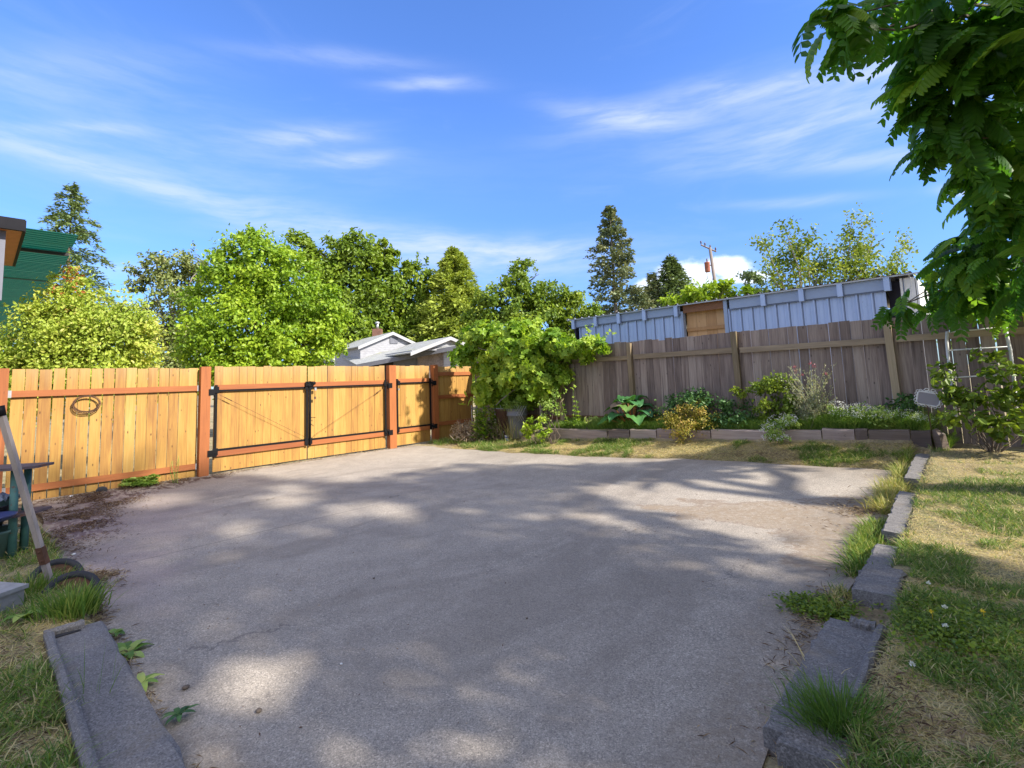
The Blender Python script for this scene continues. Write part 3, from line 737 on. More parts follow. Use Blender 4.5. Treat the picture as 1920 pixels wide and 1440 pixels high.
b = MB(); b.tube([W(.075,4.47,.30),W(.075,4.47,.95)], .008, 6); b.tube([W(.075,4.47,.83),W(.078,4.36,.83)], .006, 6); b.tube([W(.075,4.47,.72),W(.09,4.40,.66)], .006, 6); b.build('drop_rod', 'black_steel', gr)
tag(MB().box(-.02, .12, 2.485, 2.66, -.1, 1.86, rnd=(.6,.2,.4)).build('gate_post', 'stain', None, W(0,2.57)), 'thick orange post between the double driveway gate and the narrow gate', 'post')
gm = gate_leaf('garden_gate', 'narrow single cedar gate in black steel frame between two orange posts', 2.44, 1.44, 'b', (1.43, .43))
b = MB(); b.box(.067,.10,2.36,2.43,1.40,1.50); b.tube([W(.1,2.41,1.42),W(.13,2.41,1.40),W(.13,2.41,1.33)], .007, 6); b.build('latch', 'black_steel', gm)
MB().box(.085,.10,2.38,2.42,1.29,1.33).build('padlock', 'galv', gm)
f2 = thing('wooden_fence', 'short orange fence section with three rails between the narrow gate and the leafy vine', 'fence', W(0, .8))
MB().box(-.02, .12, 1.27, 1.405, -.1, 1.87, rnd=(.4,.5,.4)).build('post', 'stain', f2)
b = MB(); boards(b, 1.27, .03, .141, .004, 0, 1.83); b.build('board_panel', 'cedar', f2)
for z in (1.60, 1.03, .38): MB().box(.001, .039, .04, 1.27, z, z+.089).build('rail', 'stain_h', f2)

# wreath of bent chain links hung on the fence
wr = MB(); wc = W(.052, 7.885, 1.30)
for k, (rr, oz, ph) in enumerate([(.150,0,0),(.160,-.012,.4),(.140,.008,.9)]):
    a = np.linspace(0, 2*math.pi, 60, endpoint=False)
    P = np.array([wc + np.array([BV[0],BV[1],0])*rr*math.cos(t) + np.array([0,0,1])*(rr*.80*math.sin(t)+oz) + np.array([AV[0],AV[1],0])*(.006*k+.004*math.sin(9*t+ph)) for t in a])
    wr.tube(P + rng.normal(size=P.shape)*.002, .0045, 5, closed=True)
for t in np.linspace(0, 2*math.pi, 34, endpoint=False):
    c = wc + np.array([BV[0],BV[1],0])*.152*math.cos(t) + np.array([0,0,1])*.122*math.sin(t) + np.array([AV[0],AV[1],0])*.012
    tg = np.array([BV[0],BV[1],0])*-math.sin(t) + np.array([0,0,1])*math.cos(t)*.8; rd = np.array([BV[0],BV[1],0])*math.cos(t) + np.array([0,0,1])*math.sin(t)
    wr.tube([c + tg*.016*math.cos(u) + rd*.012*math.sin(u) for u in np.linspace(0,2*math.pi,8,endpoint=False)], .004, 4, closed=True)
tag(wr.build('wire_wreath', 'rust_wire', None, wc), 'rusty wire wreath hanging from the upper rail of the golden fence', 'wreath')

# ------------------------------------------------------------------ weathered grey fence on the q=0 line
fg = thing('weathered_fence', 'weathered grey brown board fence with tan posts behind the raised flower bed', 'fence', W(6, 0, .4))
b = MB()
PB = 0.05; i = 0
while PB < 13.2:
    w = random.uniform(.132, .142); gap = .005 if PB < 8.3 else (.004 if PB < 9.2 else .009)
    gap *= random.uniform(.4, 1.8); dz = random.gauss(0, .007); tl = random.gauss(0, .002)
    if 5.3 < PB < 5.45: dz -= .03
    bow = random.gauss(0, .003)
    b.box(PB, PB+w, -.022+bow, -.004+bow, .30, 2.105+dz, top=(tl, -.02)); PB += w+gap
b.build('board_panel', 'grey_board', fg)
posts = [2.98, 4.76, 6.82, 8.98, 11.1]
for k, p in enumerate(posts):
    MB().box(p-.045, p+.045, .001, .090, .2, [2.02,2.07,2.11,2.07,2.1][k], rnd=rng.random(3), jit=.002, top=(-.035,-.02)).build('post', 'tan_post', fg)
ends = [0.05]+posts+[13.2]
for k in range(len(ends)-1):
    MB().box(ends[k]+.046, ends[k+1]-.046, -.001, .038, 1.745-.01*(k%2), 1.835-.01*(k%2), rnd=rng.random(3), jit=.003).build('rail', 'tan_rail', fg)
MB().box(.1, 4.70, .002, .040, .50, .60).build('kickboard', 'brown_board', fg)

# ------------------------------------------------------------------ timbers of the raised bed
def tb_z(p): return float(np.interp(p, *TTOP))
xs = [(1031,1138,'old_timber','long pale timber at the vine end of the bed edging'),(1141,1180,'old_timber','short pale timber below the big rhubarb leaves'),
      (1182,1230,'old_timber','pale timber right of the short piece below the rhubarb'),(1232,1332,'old_timber','pale timber overhung by the gold tipped bush'),
      (1334,1440,'old_timber','pale timber between the gold tipped bush and the white flower clump'),(1442,1540,'old_timber','pale timber crossed by the white flower clump'),
      (1542,1602,'old_timber','pale timber end block with a star shaped crack'),(1604,1627,'dark_timber','short dark block beside the star cracked timber'),
      (1629,1706,'dark_timber','long dark timber near the right end of the edging'),(1708,1745,'dark_timber','last dark timber before the leaning post stub')]
for x0, x1, mt, lb in xs:
    p0, _ = PQ(onq(x0, 815, QT)); p1, _ = PQ(onq(x1, 815, QT)); p0, p1 = float(p0), float(p1); zt0, zt1 = tb_z(p0), tb_z(p1)
    zt0 = zt1 = .5*(zt0+zt1)
    b = MB(); nseg = max(2, int((p1-p0)/.12)); T = np.linspace(p0, p1, nseg+1)
    tw = random.gauss(0,.008)
    sec = []
    for k, p in enumerate(T):
        j = rng.normal(0,.003,8); zt = zt0 + (random.gauss(0,.002)) + tw*(k/nseg-.5)
        sec.append([W(p, QT+j[0], zt-.24), W(p, QT+.002+j[1], zt-.015+j[2]), W(p, QT-.014, zt+j[3]), W(p, QT-.125, zt+j[4]), W(p, QT-.14, zt-.24)])
    V = np.array(sec).reshape(-1,3); Fc = [[k*5+e, k*5+e+1, (k+1)*5+e+1, (k+1)*5+e] for k in range(nseg) for e in range(4)]
    b.raw(V, Fc, rng.random(3)); b.f.append(np.array([[4,3,2,1,0]])); b.mi.append(0); b.sm.append(False)
    b.f.append(np.array([[nseg*5+e for e in range(5)]])); b.mi.append(0); b.sm.append(False)
    if 'star' in lb:
        c = W((p0+p1)/2+.05, QT+.004, zt0-.075)
        for a_ in (10, 75, 140, 200, 262, 320):
            d = np.array([AV[0]*math.cos(R(a_)), AV[1]*math.cos(R(a_)), math.sin(R(a_))*.6]); e = np.array([AV[0]*-math.sin(R(a_)), AV[1]*-math.sin(R(a_)), math.cos(R(a_))*.6])
            b.raw([c+e*.008, c-e*.008, c+d*random.uniform(.04,.08)], [[0,1,2]], (0,0,0), mi=1)
        tag(b.build('garden_timber', [mt,'house_dark'], None, W((p0+p1)/2, QT-.07, zt0-.2)), lb, 'timber', 'timbers edging the raised bed')
    else: tag(b.build('garden_timber', mt, None, W((p0+p1)/2, QT-.07, zt0-.2)), lb, 'timber', 'timbers edging the raised bed')
b = MB(); c = W(9.42, .62, .42); d = np.array([-.15,.1,1])
b.tube([c+[.02,0,-.15], c+[-.02,0,.09], c+[-.05,.02,.16]], [.075,.07,.03], 5, smooth=False); tag(b.build('post_stub', 'dark_timber', None, c), 'broken leaning wooden stub at the right end of the bed edging', 'post stub')

# ------------------------------------------------------------------ concrete curbs and trough slabs
def roughbox(b, p0, p1, q0, q1, z0, z1f, n=22, jr=.010, axis='q'):
    T = np.linspace(0, 1, n+1); sec = []
    for t in T:
        j = rng.normal(0, jr, 6)
        if axis == 'q':
            q = q0+(q1-q0)*t; z = z1f(q) if callable(z1f) else z1f; c = .012
            sec.append([W(p0+j[0]*.5,q,z0),W(p0+j[0]*.5,q,z-c),W(p0+c+j[1]*.5,q,z+j[2]*.4),W(p1-c+j[3]*.5,q,z+j[4]*.4),W(p1+j[5]*.5,q,z-c),W(p1+j[5]*.5,q,z0)])
        else:
            p = p0+(p1-p0)*t; z = z1f(p) if callable(z1f) else z1f; c = .012
            sec.append([W(p,q1+j[0]*.5,z0),W(p,q1+j[0]*.5,z-c),W(p,q1-c+j[1]*.5,z+j[2]*.4),W(p,q0+c+j[3]*.5,z+j[4]*.4),W(p,q0+j[5]*.5,z-c),W(p,q0+j[5]*.5,z0)])
    V = np.array(sec).reshape(-1,3); m = 6
    b.raw(V, [[k*m+e, k*m+e+1, (k+1)*m+e+1, (k+1)*m+e] for k in range(n) for e in range(m-1)], rng.random(3))
    for r_ in (range(m-1,-1,-1), range(n*m, n*m+m)): b.f.append(np.array([[V_ + b.n-len(V) for V_ in r_]])); b.mi.append(0); b.sm.append(False)
ctop = lambda q: -.022 + float(lawnz(q))
for q0, q1, lb in [(4.45,5.41,'dark concrete curb length whose broken end stands up beside the clover'),(2.95,4.15,'grey curb length sunk in dry lawn beside the long yellow grass'),(.95,2.42,'far grey curb length ending at the raised bed')]:
    b = MB(); roughbox(b, 9.185, 9.335, q0, q1, -.12, ctop)
    if q1 > 5: roughbox(b, 9.183, 9.40, 4.93, q1+.01, -.12, lambda q: ctop(q)+.004)
    if q1 > 5: 
        for k in range(1): b.box(9.27, 9.405, 5.38, 5.425, -.05, .10, jit=.008)
    tag(b.build('concrete_curb', 'curb', None, W(9.3, (q0+q1)/2, .1)), lb, 'curb', 'curb lengths between concrete pad and lawn')
def trough(name, lb, p0, p1, q0, q1, zf, lip_p, lip_q, zl=.034, w=.035):
    o = thing(name, lb, 'concrete slab', W((p0+p1)/2,(q0+q1)/2,0))
    b = MB()
    if p1-p0 > q1-q0: roughbox(b, p0, p1, q0, q1, -.1, zf, axis='p')
    else: roughbox(b, p0, p1, q0, q1, -.1, zf)
    b.build('slab', 'curb', o)
    b = MB()
    for (a0,a1,c0,c1,ax) in lip_p: roughbox(b, a0, a1, c0, c1, zf-.01, zf+zl, 12, .006, ax)
    b.build('raised_lip', 'curb', o)
    return o
trough('gutter_slab', 'shallow concrete trough slab with raised lip at the right edge of the pad, by the clover', 9.145, 9.40, 5.86, 6.95, .080,
       [(9.365,9.405,5.87,6.62,'q'),(9.255,9.362,5.845,5.905,'p')], None)
b = MB(); roughbox(b, 9.21, 9.43, 6.86, 7.02, -.05, .085); tag(b.build('broken_slab', 'curb', None, W(9.3,6.93,0)), 'broken pale concrete corner half under the grass tuft, lower right', 'concrete piece')
trough('gutter_slab', 'long concrete trough slab with raised lip lying in the lawn, lower left', 5.84, 8.25, 8.44, 8.70, .058,
       [(5.88,8.2,8.665,8.705,'p'),(5.835,5.885,8.53,8.705,'q')], None)
b = MB(); b.box(5.89, 5.925, 8.55, 8.66, .059, .062, jit=.004); tag(b.build('slab_crack', 'house_dark', bpy.data.objects['gutter_slab.001']), None)

# ------------------------------------------------------------------ blue grey metal shed behind the grey fence
QS = -2.5
sd_ = thing('metal_shed', 'blue grey corrugated metal shed with a plywood opening behind the grey fence', 'shed', W(5.4, QS-1.5, .45))
def ribwall(p0, p1, z1, name='metal_panel'):
    b = MB(); P = [p0]; p = p0
    n = max(1,int(round((p1-p0)/.245))); pt = (p1-p0)/n; prof = []
    for i in range(n):
        a = p0+i*pt; prof += [(a,0),(a+.010,.030),(a+.034,.030),(a+.044,0),(a+pt*.36,0),(a+pt*.38,.006),(a+pt*.42,.006),(a+pt*.44,0),(a+pt*.70,0),(a+pt*.72,.006),(a+pt*.76,.006),(a+pt*.78,0)]
    prof.append((p1,0))
    V = [W(a, QS+d, z) for z in (.3, z1) for a, d in prof]; m = len(prof)
    b.raw(V, [[k, k+1, m+k+1, m+k] for k in range(m-1)], rng.random(3))
    for i in range(n): b.box(p0+i*pt+.045, p0+i*pt+.062, QS-.004, QS+.004, .3, z1, mi=1)  # thin dark strip paints the shadow beside each rib
    return b
ribwall(1.75, 4.74, 2.86).build('metal_panel', ['shed_metal','shed_shade_line'], sd_)
ribwall(5.84, 8.72, 2.83).build('metal_panel', ['shed_metal','shed_shade_line'], sd_)
b = MB()
b.box(1.60, 4.74, QS+.034, QS+.06, 2.84, 3.04); b.box(5.90, 8.80, QS+.034, QS+.06, 2.82, 3.04); b.box(1.60,4.74,QS+.034,QS+.045,2.815,2.838,mi=1); b.box(5.9,8.8,QS+.034,QS+.045,2.795,2.818,mi=1); b.build('fascia', ['shed_trim','shed_shade_line'], sd_)  # dark strips below paint the shade under the fascia
for p in (1.62,2.36,3.08,3.82,4.66,6.62,7.35,8.02,8.76): MB().box(p-.045, p+.045, QS+.061, QS+.13, 2.79, 3.05).box(p+.046, p+.062, QS+.061, QS+.085, 2.79, 3.04, mi=1).build('bracket', ['shed_metal','shed_shade_line'], sd_)  # dark strip on one edge paints the bracket's shade
MB().box(4.745, 4.80, QS-.10, QS+.045, .3, 2.90).build('door_jamb', 'shed_trim', sd_); MB().box(5.76, 5.84, QS-.10, QS+.050, .3, 3.04).build('door_jamb', 'shed_trim', sd_)
b = MB()
for k in range(4): b.box(4.81+k*.237, 4.81+(k+1)*.237-.004, QS-.16, QS-.14, .3, 2.88)
b.build('plywood_door', 'ply', sd_)
MB().box(4.81, 5.755, QS-.139, QS-.10, 2.42, 2.50).build('cross_rail', 'ply', sd_)
MB().box(4.80, 5.76, QS-.02, QS+.02, 2.86, 3.05).build('header_board', 'brown_board', sd_)
MB().box(8.73, 8.93, QS-.35, QS-.30, .3, 3.0).build('dark_recess', 'shed_dark', sd_)
b = ribwall(8.94, 9.16, 3.0); b.box(9.17, 9.20, QS-2.6, QS+.0, .3, 2.98); b.build('end_wall', ['white_paint','shed_shade_line'], sd_)
b = MB(); prof = []
for i in range(34):
    a = 1.42+i*.232; prof += [(a,0),(a+.02,.028),(a+.05,.028),(a+.07,0)]
V = [W(a, QS+o_, 3.065+z-dz) for o_, dz in ((.16,0),(-2.9,.32)) for a, z in prof]; m = len(prof)
b.raw(V, [[k, k+1, m+k+1, m+k] for k in range(m-1)], (.5,.5,.5)); b.box(1.42, 9.30, QS+.10, QS+.125, 3.035, 3.06); b.build('roof', 'galv', sd_)
b = MB(); b.box(1.60,1.63,QS-2.6,QS+.03,.3,2.9); b.box(1.62,9.17,QS-2.65,QS-2.62,.3,2.7); b.box(1.62,9.17,QS-2.6,QS-.2,2.2,2.21); b.build('back_walls', 'shed_dark', sd_)

# ------------------------------------------------------------------ neighbour's house
YH = 36.0
hb = at(760, 700, YH); hs = thing('gabled_house', 'pale grey house with two shingled gables and a chimney beyond the driveway gate', 'house', [hb[0], hb[1], 0])
U = np.array([-.62,.785,0]); Vg = np.array([.785,.62,0]); Zv = np.array([0,0,1.])
P1 = at(737, 622, YH)
def slab(b, a, c, d, e, t=.08):
    a, c, d, e = map(np.asarray, (a,c,d,e)); n = np.cross(c-a, d-a); n /= np.linalg.norm(n); n = n if n[2] > 0 else -n
    return b.hexa([a-n*t, c-n*t, d-n*t, e-n*t, a, c, d, e])
def gable(P, hw_l, hw_r, rise, length, drop_l, ov=.25, wall_z0=0.0):
    """P ridge point at the front; l = towards -Vg, r = towards +Vg"""
    s = rise
    rb = MB()
    fl = P - Vg*hw_l - Zv*s*hw_l; fr_ = P + Vg*hw_r - Zv*s*hw_r
    slab(rb, P, fl, fl+U*length, P+U*length); slab(rb, P+Zv*.004, P+U*length+Zv*.004, fr_+U*length, fr_)
    rb.build('roof', 'shingle', hs)
    bb = MB()
    for e_ in (fl, fr_):
        d = e_-P; n_ = -U*.02; bb.hexa([P-U*.03-Zv*.22, e_-U*.03-Zv*.22, e_-Zv*.22, P-Zv*.22, P-U*.03-Zv*.005, e_-U*.03-Zv*.005, e_-Zv*.005, P-Zv*.005])
    bb.build('barge_board', 'house_white', hs)
    wb = MB(); Q = P+U*ov; wl, wr_ = Q - Vg*(hw_l-.25) - Zv*(s*(hw_l-.25)+.10), Q + Vg*(hw_r-.25) - Zv*(s*(hw_r-.25)+.10); pk = Q-Zv*.12
    gl_, gr_ = wl.copy(), wr_.copy(); gl_[2] = gr_[2] = wall_z0
    wb.raw([gl_, gr_, wr_, pk, wl], [[0,1,2,3,4]]); wb.raw([gr_, gr_+U*length, wr_+U*length, wr_], [[0,1,2,3]]); wb.raw([gl_, wl, wl+U*length, gl_+U*length], [[0,1,2,3]])
    return wb, wl, wr_
wb, wl, wr_ = gable(P1, 2.6, 1.9, .42, 9.0, 0); wb.build('wall', 'siding', hs)
c = P1 + U*.22 + Vg*.15 - Zv*.62; b = MB(); b.bbox(-.3,.3,-.22,.22,-.02,.03, c, Vg, Zv); b.build('gable_vent', 'house_grey', hs)
P2 = at(845, 631, YH-3.5)
wb, wl, wr_ = gable(P2, 2.9, 1.25, .36, 6.0, 0, .3, float(at(845,657,YH-3.3)[2])); wb.build('wall', 'siding', hs)
# low front roof, fascia, dark carport and grey panels
A0 = at(857, 648, YH-4.0); A1 = at(668, 684, YH-3.0); B1 = at(640, 668, YH+1.5); B0 = at(792, 650, YH-1.0)
b = MB(); slab(b, A0+Zv*.02, A1+Zv*.02, B1, B0); b.build('porch_roof', 'shingle', hs)
b = MB(); d = (A0-A1)/np.linalg.norm(A0-A1); nrm = np.cross(d, Zv); b.hexa([A1-Zv*.26-nrm*.04, A0-Zv*.26-nrm*.04, A0-Zv*.26+nrm*.02, A1-Zv*.26+nrm*.02, A1-nrm*.04+Zv*.02, A0-nrm*.04+Zv*.02, A0+nrm*.02+Zv*.02, A1+nrm*.02+Zv*.02]); b.build('fascia', 'house_grey', hs)
def wallstrip(x0, x1, Ya, Yb, mat, nm, ytop=(655,655)):
    a_, c_ = at(x0, ytop[0], Ya), at(x1, ytop[1], Yb); b = MB(); n_ = np.cross(c_-a_, Zv); n_ /= np.linalg.norm(n_); n_ *= .1
    lo = lambda v: np.array([v[0], v[1], 0]); b.hexa([lo(a_)-n_, lo(c_)-n_, lo(c_)+n_, lo(a_)+n_, a_-n_, c_-n_, c_+n_, a_+n_]); b.build(nm, mat, hs)
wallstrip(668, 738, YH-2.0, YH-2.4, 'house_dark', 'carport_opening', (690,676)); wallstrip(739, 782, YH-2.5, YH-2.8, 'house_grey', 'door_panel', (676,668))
wallstrip(784, 832, YH-2.9, YH-3.3, 'stone_wall', 'stone_wall', (667,657)); wallstrip(833, 858, YH-3.5, YH-3.9, 'siding', 'wall', (656,652))
c = at(708, 640, YH+4.5); c[2] = 4.5; tz = at(708, 617, YH+4.5)[2]
b = MB(); b.bbox(-.35,.35,-.3,.3,-0,tz-4.5, c, [1,0,0],[0,1,0]); b.build('chimney', 'brick', hs)
b = MB(); b.tube([[c[0],c[1],tz],[c[0],c[1],tz+.45]], .12, 8); b.lathe([(.2,0),(.2,.1),(.0,.2)], [c[0],c[1],tz+.45], 10); b.build('flue_cap', 'galv', hs)
c = at(626, 690, 20); pv = MB(); top = at(626, 652, 20); pv.tube([[c[0],c[1],0],[c[0],c[1],top[2]]], .045, 8); pv.lathe([(.09,0),(.09,.12),(.05,.2)], top, 10); tag(pv.build('vent_pipe', 'house_white', None, [c[0],c[1],0]), 'thin white vent pipe between the bright green tree and the house roof', 'pipe')

# ------------------------------------------------------------------ leaning utility pole
pt, pm = at(1331, 464, 45), at(1343, 545, 45); d = (pm-pt)/(pt[2]-pm[2]); base = pt + d*pt[2]; pt_ = pt
up = thing('utility_pole', 'leaning wooden utility pole with reddish transformer behind the metal shed', 'utility pole', base)
MB().tube([base, pt_], [.19,.13], 10).build('pole', 'pole_wood', up)
a_, c_ = at(1314, 459, 45), at(1343, 472, 45); MB().tube([a_, c_], .075, 4, smooth=False).build('crossarm', 'pole_wood', up)
for t in (.02,.28,.62,.97):
    q_ = a_+(c_-a_)*t; MB().lathe([(.03,0),(.05,.1),(.09,.14),(.05,.2),(.09,.26),(.03,.34)], q_+[0,0,.05], 8).build('insulator', 'insulator', up)
tp = at(1327, 510, 45.0); b = MB(); b.lathe([(.0,0),(.21,.0),(.23,.06),(.23,.82),(.25,.84),(.24,.9),(.0,.98)], tp, 14); b.build('transformer', 'transformer', up)
b = MB(); b.tube([tp+[0,0,.9], tp+[.02,0,1.25]], .06, 6); b.build('bushing', 'insulator', up); b = MB(); b.tube([tp+[.1,0,.6], at(1336,497,45)], .05, 5); b.build('mounting_arm', 'insulator', up); MB().tube([tp+[-.1,0,0], tp+[-.05,0,-.6], tp+[.3,0,-.9], tp+[.5,0,-.4]], .02, 4).build('wire', 'insulator', up)

# ------------------------------------------------------------------ green awning and near roof corner on the left
aw = thing('corrugated_awning', 'dark green corrugated plastic awning seen from below, at the left edge', 'awning', W(-6, 9, 0))
qa, qb = 7.82, 14.5
def sheet(p0, p1, z0, z1, q0, q1, nm='green_sheet'):
    b = MB(); n = 4*max(3, int((p0-p1)/.13)); prof = [(p0+(p1-p0)*k/n, .030*(0,.2,1,.2)[k%4]) for k in range(n+1)]
    V = [W(p, q, z0+(z1-z0)*k/n+h) for q in (q0, q1) for k, (p, h) in enumerate(prof)]; m = n+1
    b.raw(V, [[k, k+1, m+k+1, m+k] for k in range(n)], (.5,.5,.5)); b.build(nm, 'green_awning', aw)
ps = [-2.5,-3.35,-4.2,-5.1,-6.2,-7.4,-8.8,-10.5,-12.5,-15.,-18.,-22.,-27.]
for k in range(12):
    g_ = .09 if k in (1,4,7) else .015
    sheet(ps[k], ps[k+1]+g_, 4.49-.02*k, 4.47-.02*k-.02, qa+.05*math.sin(k*2), qb)
for p in (-3.9,-7.2,-12.): MB().box(p-.035, p+.035, qa+.01, qb, 4.37, 4.43).build('rafter', 'house_dark', aw)
for p, q in ((-3.4,11.8),(-7.5,11.8),(-12.,11.8),(-3.4,14.2),(-12.,14.2),(-24.,14.2)): MB().box(p-.05,p+.05,q-.05,q+.05,0,4.25).build('post', 'tan_post', aw)
ev = thing('porch_roof', 'dark edged roof corner with orange wooden soffit, left edge of the view', 'roof', W(2.0, 10, 0))
# corner seen at (42,421): soffit underside with thick dark fascia
z_s = float(onp(42,433,2.0)[2])
qE = float(PQ(onp(42,430,2.0))[1])
MB().box(-.2, 2.0, qE, qE+3.2, z_s, z_s+.03).build('soffit', 'soffit', ev)
b = MB(); b.box(1.985, 2.03, qE-.02, qE+3.2, z_s-.005, z_s+.13); b.box(-.2, 1.98, qE-.03, qE+.0, z_s-.005, z_s+.13); b.build('fascia', 'fascia_dark', ev)
MB().box(-.2, 2.0, qE+.01, qE+3.2, z_s+.04, z_s+.12).build('roof_deck', 'fascia_dark', ev)
pz = onp(4, 563, 1.9)
qp = float(PQ(onp(7, 500, 1.9))[1])
MB().box(1.86, 1.90, qp, qp+.14, float(pz[2]), z_s-.004).build('hanging_board', 'grey_trim', ev)
MB().box(1.7, 1.84, qp+1.4, qp+1.54, 0, z_s-.004).build('post', 'grey_trim', ev)
# ------------------------------------------------------------------ trees beyond the fences
def prof_fir(t): return (1-t)**.75*(1 if t > .25 else .75)
a_ = at(136, 347, 34); conifer('conifer_tree', 'tall dark fir with drooping open branches above the green awning', a_, 0, 165, 'lf_conifer', 150, .34, 120, .42, prof=lambda t: (1-t)**.80+.01, start=.25, gap=.10, r=.22, width=.15)
a_ = at(1143, 389, 52); conifer('pine_tree', 'tall airy pine with pale gaps behind the left end of the metal shed', a_, 0, 118, 'lf_pine', 165, .40, 90, .0, prof=lambda t: min((1-t)**.85, .42)+.015, start=.14, gap=.06, r=.34, bark='grey_bark', tmpl=T_quad, width=.17)
a_ = at(850, 470, 44); conifer('cedar_tree', 'yellow green cone shaped cedar between the dark maple and the plum', a_, 0, 138, 'lf_cedar', 560, .48, 70, .25, prof=lambda t: (1-t)**.80+.02, start=.05, r=.22, width=.16)
a_ = at(1221, 514, 46); conifer('cedar_tree', 'smaller of the two dark pointed cedars behind the shed, beside the pine', a_, 0, 72, 'lf_pine', 260, .42, 44, .2, prof=lambda t: (1-t)**.9, start=.05, r=.2)
a_ = at(1256, 484, 46); conifer('cedar_tree', 'larger dark pointed cedar behind the shed, in front of the white cloud', a_, 0, 120, 'lf_conifer', 420, .44, 56, .2, prof=lambda t: (1-t)**.85, start=.05, r=.22)
a_ = at(1196, 540, 44); conifer('conifer_tree', 'thin low conifer between the airy pine and the small pointed cedar', a_, 0, 90, 'lf_pine', 240, .42, 44, .2, prof=lambda t: (1-t)**.7, start=.05, r=.16)

Y = 10.2
def reds(cb, mats):
    mats.append('lf_red')
    for (x, y, n) in [(138,520,26),(112,548,22),(132,505,12),(150,545,10),(128,575,8)]:
        c = at(x, y, 10.0); P = c + rng.normal(size=(n,3))*.07
        cb.inst(*T_oval, P, frame(rng.normal(size=(n,3))+[0,0,.6]), .085*(.6+.6*rng.random(n)), rng.random(n), mi=1)
tree('maple_shrub', 'big yellow green shrub tree with a few red leaves over the left fence', 'tree',
     [lob(15,695,65,62,Y),lob(118,625,76,78,Y),(lob(132,548,34,46,Y)),lob(180,640,80,85,Y),lob(225,600,55,60,Y),lob(262,650,42,70,Y),lob(20,720,70,70,Y),lob(200,720,90,60,Y),lob(100,700,90,70,Y),lob(85,600,40,40,Y)],
     42000, .070, 'lf_yellowgreen', gxy(140, Y), r=.09, tmpl=T_oval, clump=.22, shell=.66, twigs=16, extra=reds)
Y = 24
tree('scraggly_tree', 'thin brownish olive tree with gaps, between the yellow shrub and the bright green tree', 'tree',
     [lob(322,500,48,32,Y),lob(275,520,32,28,Y),lob(378,500,34,36,Y),lob(330,560,55,48,Y),lob(300,620,55,50,Y),lob(350,640,50,50,Y),lob(310,700,60,50,Y)],
     11000, .17, 'lf_olive', gxy(335, Y), r=.16, clump=.24, shell=.5, twigs=14, bark='grey_bark')
Y = 16
tree('bright_maple', 'bright green spiky topped maple beyond the fence post and double gate', 'tree',
     [lob(470,510,80,65,Y),lob(410,570,58,62,Y),lob(530,540,72,70,Y),lob(590,590,58,62,Y),lob(450,620,100,70,Y),lob(560,650,80,56,Y),lob(400,660,58,46,Y),lob(480,690,100,45,Y),lob(615,620,36,40,Y),lob(480,462,30,34,Y),lob(420,490,22,30,Y)],
     42000, .122, 'lf_bright', gxy(490, Y), r=.16, clump=.17, shell=.74, twigs=90)
Y = 45
tree('dark_maple', 'large dense dark green maple with a lumpy top behind the house', 'tree',
     [lob(560,480,38,42,Y),lob(625,500,45,52,Y),lob(672,490,46,52,Y),lob(715,520,48,50,Y),lob(640,570,80,60,Y),lob(730,580,70,62,Y),lob(785,545,36,52,Y),lob(790,600,48,50,Y),lob(660,640,110,50,Y),lob(770,650,80,40,Y),lob(600,530,46,50,Y),lob(760,510,18,18,Y),lob(722,466,12,18,Y),lob(738,486,12,16,Y)],
     46000, .34, 'lf_maple', gxy(690, Y), r=.35, clump=.17, shell=.76, tmpl=T_oval, twigs=20)
Y = 25
tree('plum_tree', 'round dark green tree behind the grape vine, left of the pine', 'tree',
     [lob(985,535,40,44,Y),lob(940,570,45,44,Y),lob(1030,570,48,42,Y),lob(1075,590,46,38,Y),lob(1110,610,30,26,Y),lob(985,610,80,50,Y),lob(905,600,30,46,Y),lob(1060,640,70,40,Y),lob(900,650,40,50,Y)],
     26000, .175, 'lf_plum', gxy(990, Y), r=.22, clump=.17, shell=.74, twigs=22)
Y = 16
tree('laurel_hedge', 'low glossy light green hedge just showing over the shed roof near the pole', 'hedge',
     [lob(1310,556,34,22,Y),lob(1350,552,40,20,Y),lob(1392,560,30,18,Y),lob(1270,570,26,16,Y)], 2600, .15, 'lf_bright', gxy(1340, Y), r=.08, tmpl=T_oval, clump=.2, bias=.15, twigs=10)
Y = 26
tree('dark_shrub', 'small dark round tree top between the utility pole and the sparse tree', 'tree',
     [lob(1418,530,24,24,Y),lob(1440,538,18,16,Y),lob(1405,545,18,16,Y)], 900, .17, 'lf_conifer', gxy(1420, Y), r=.1, tmpl=T_oval, clump=.25, twigs=5)
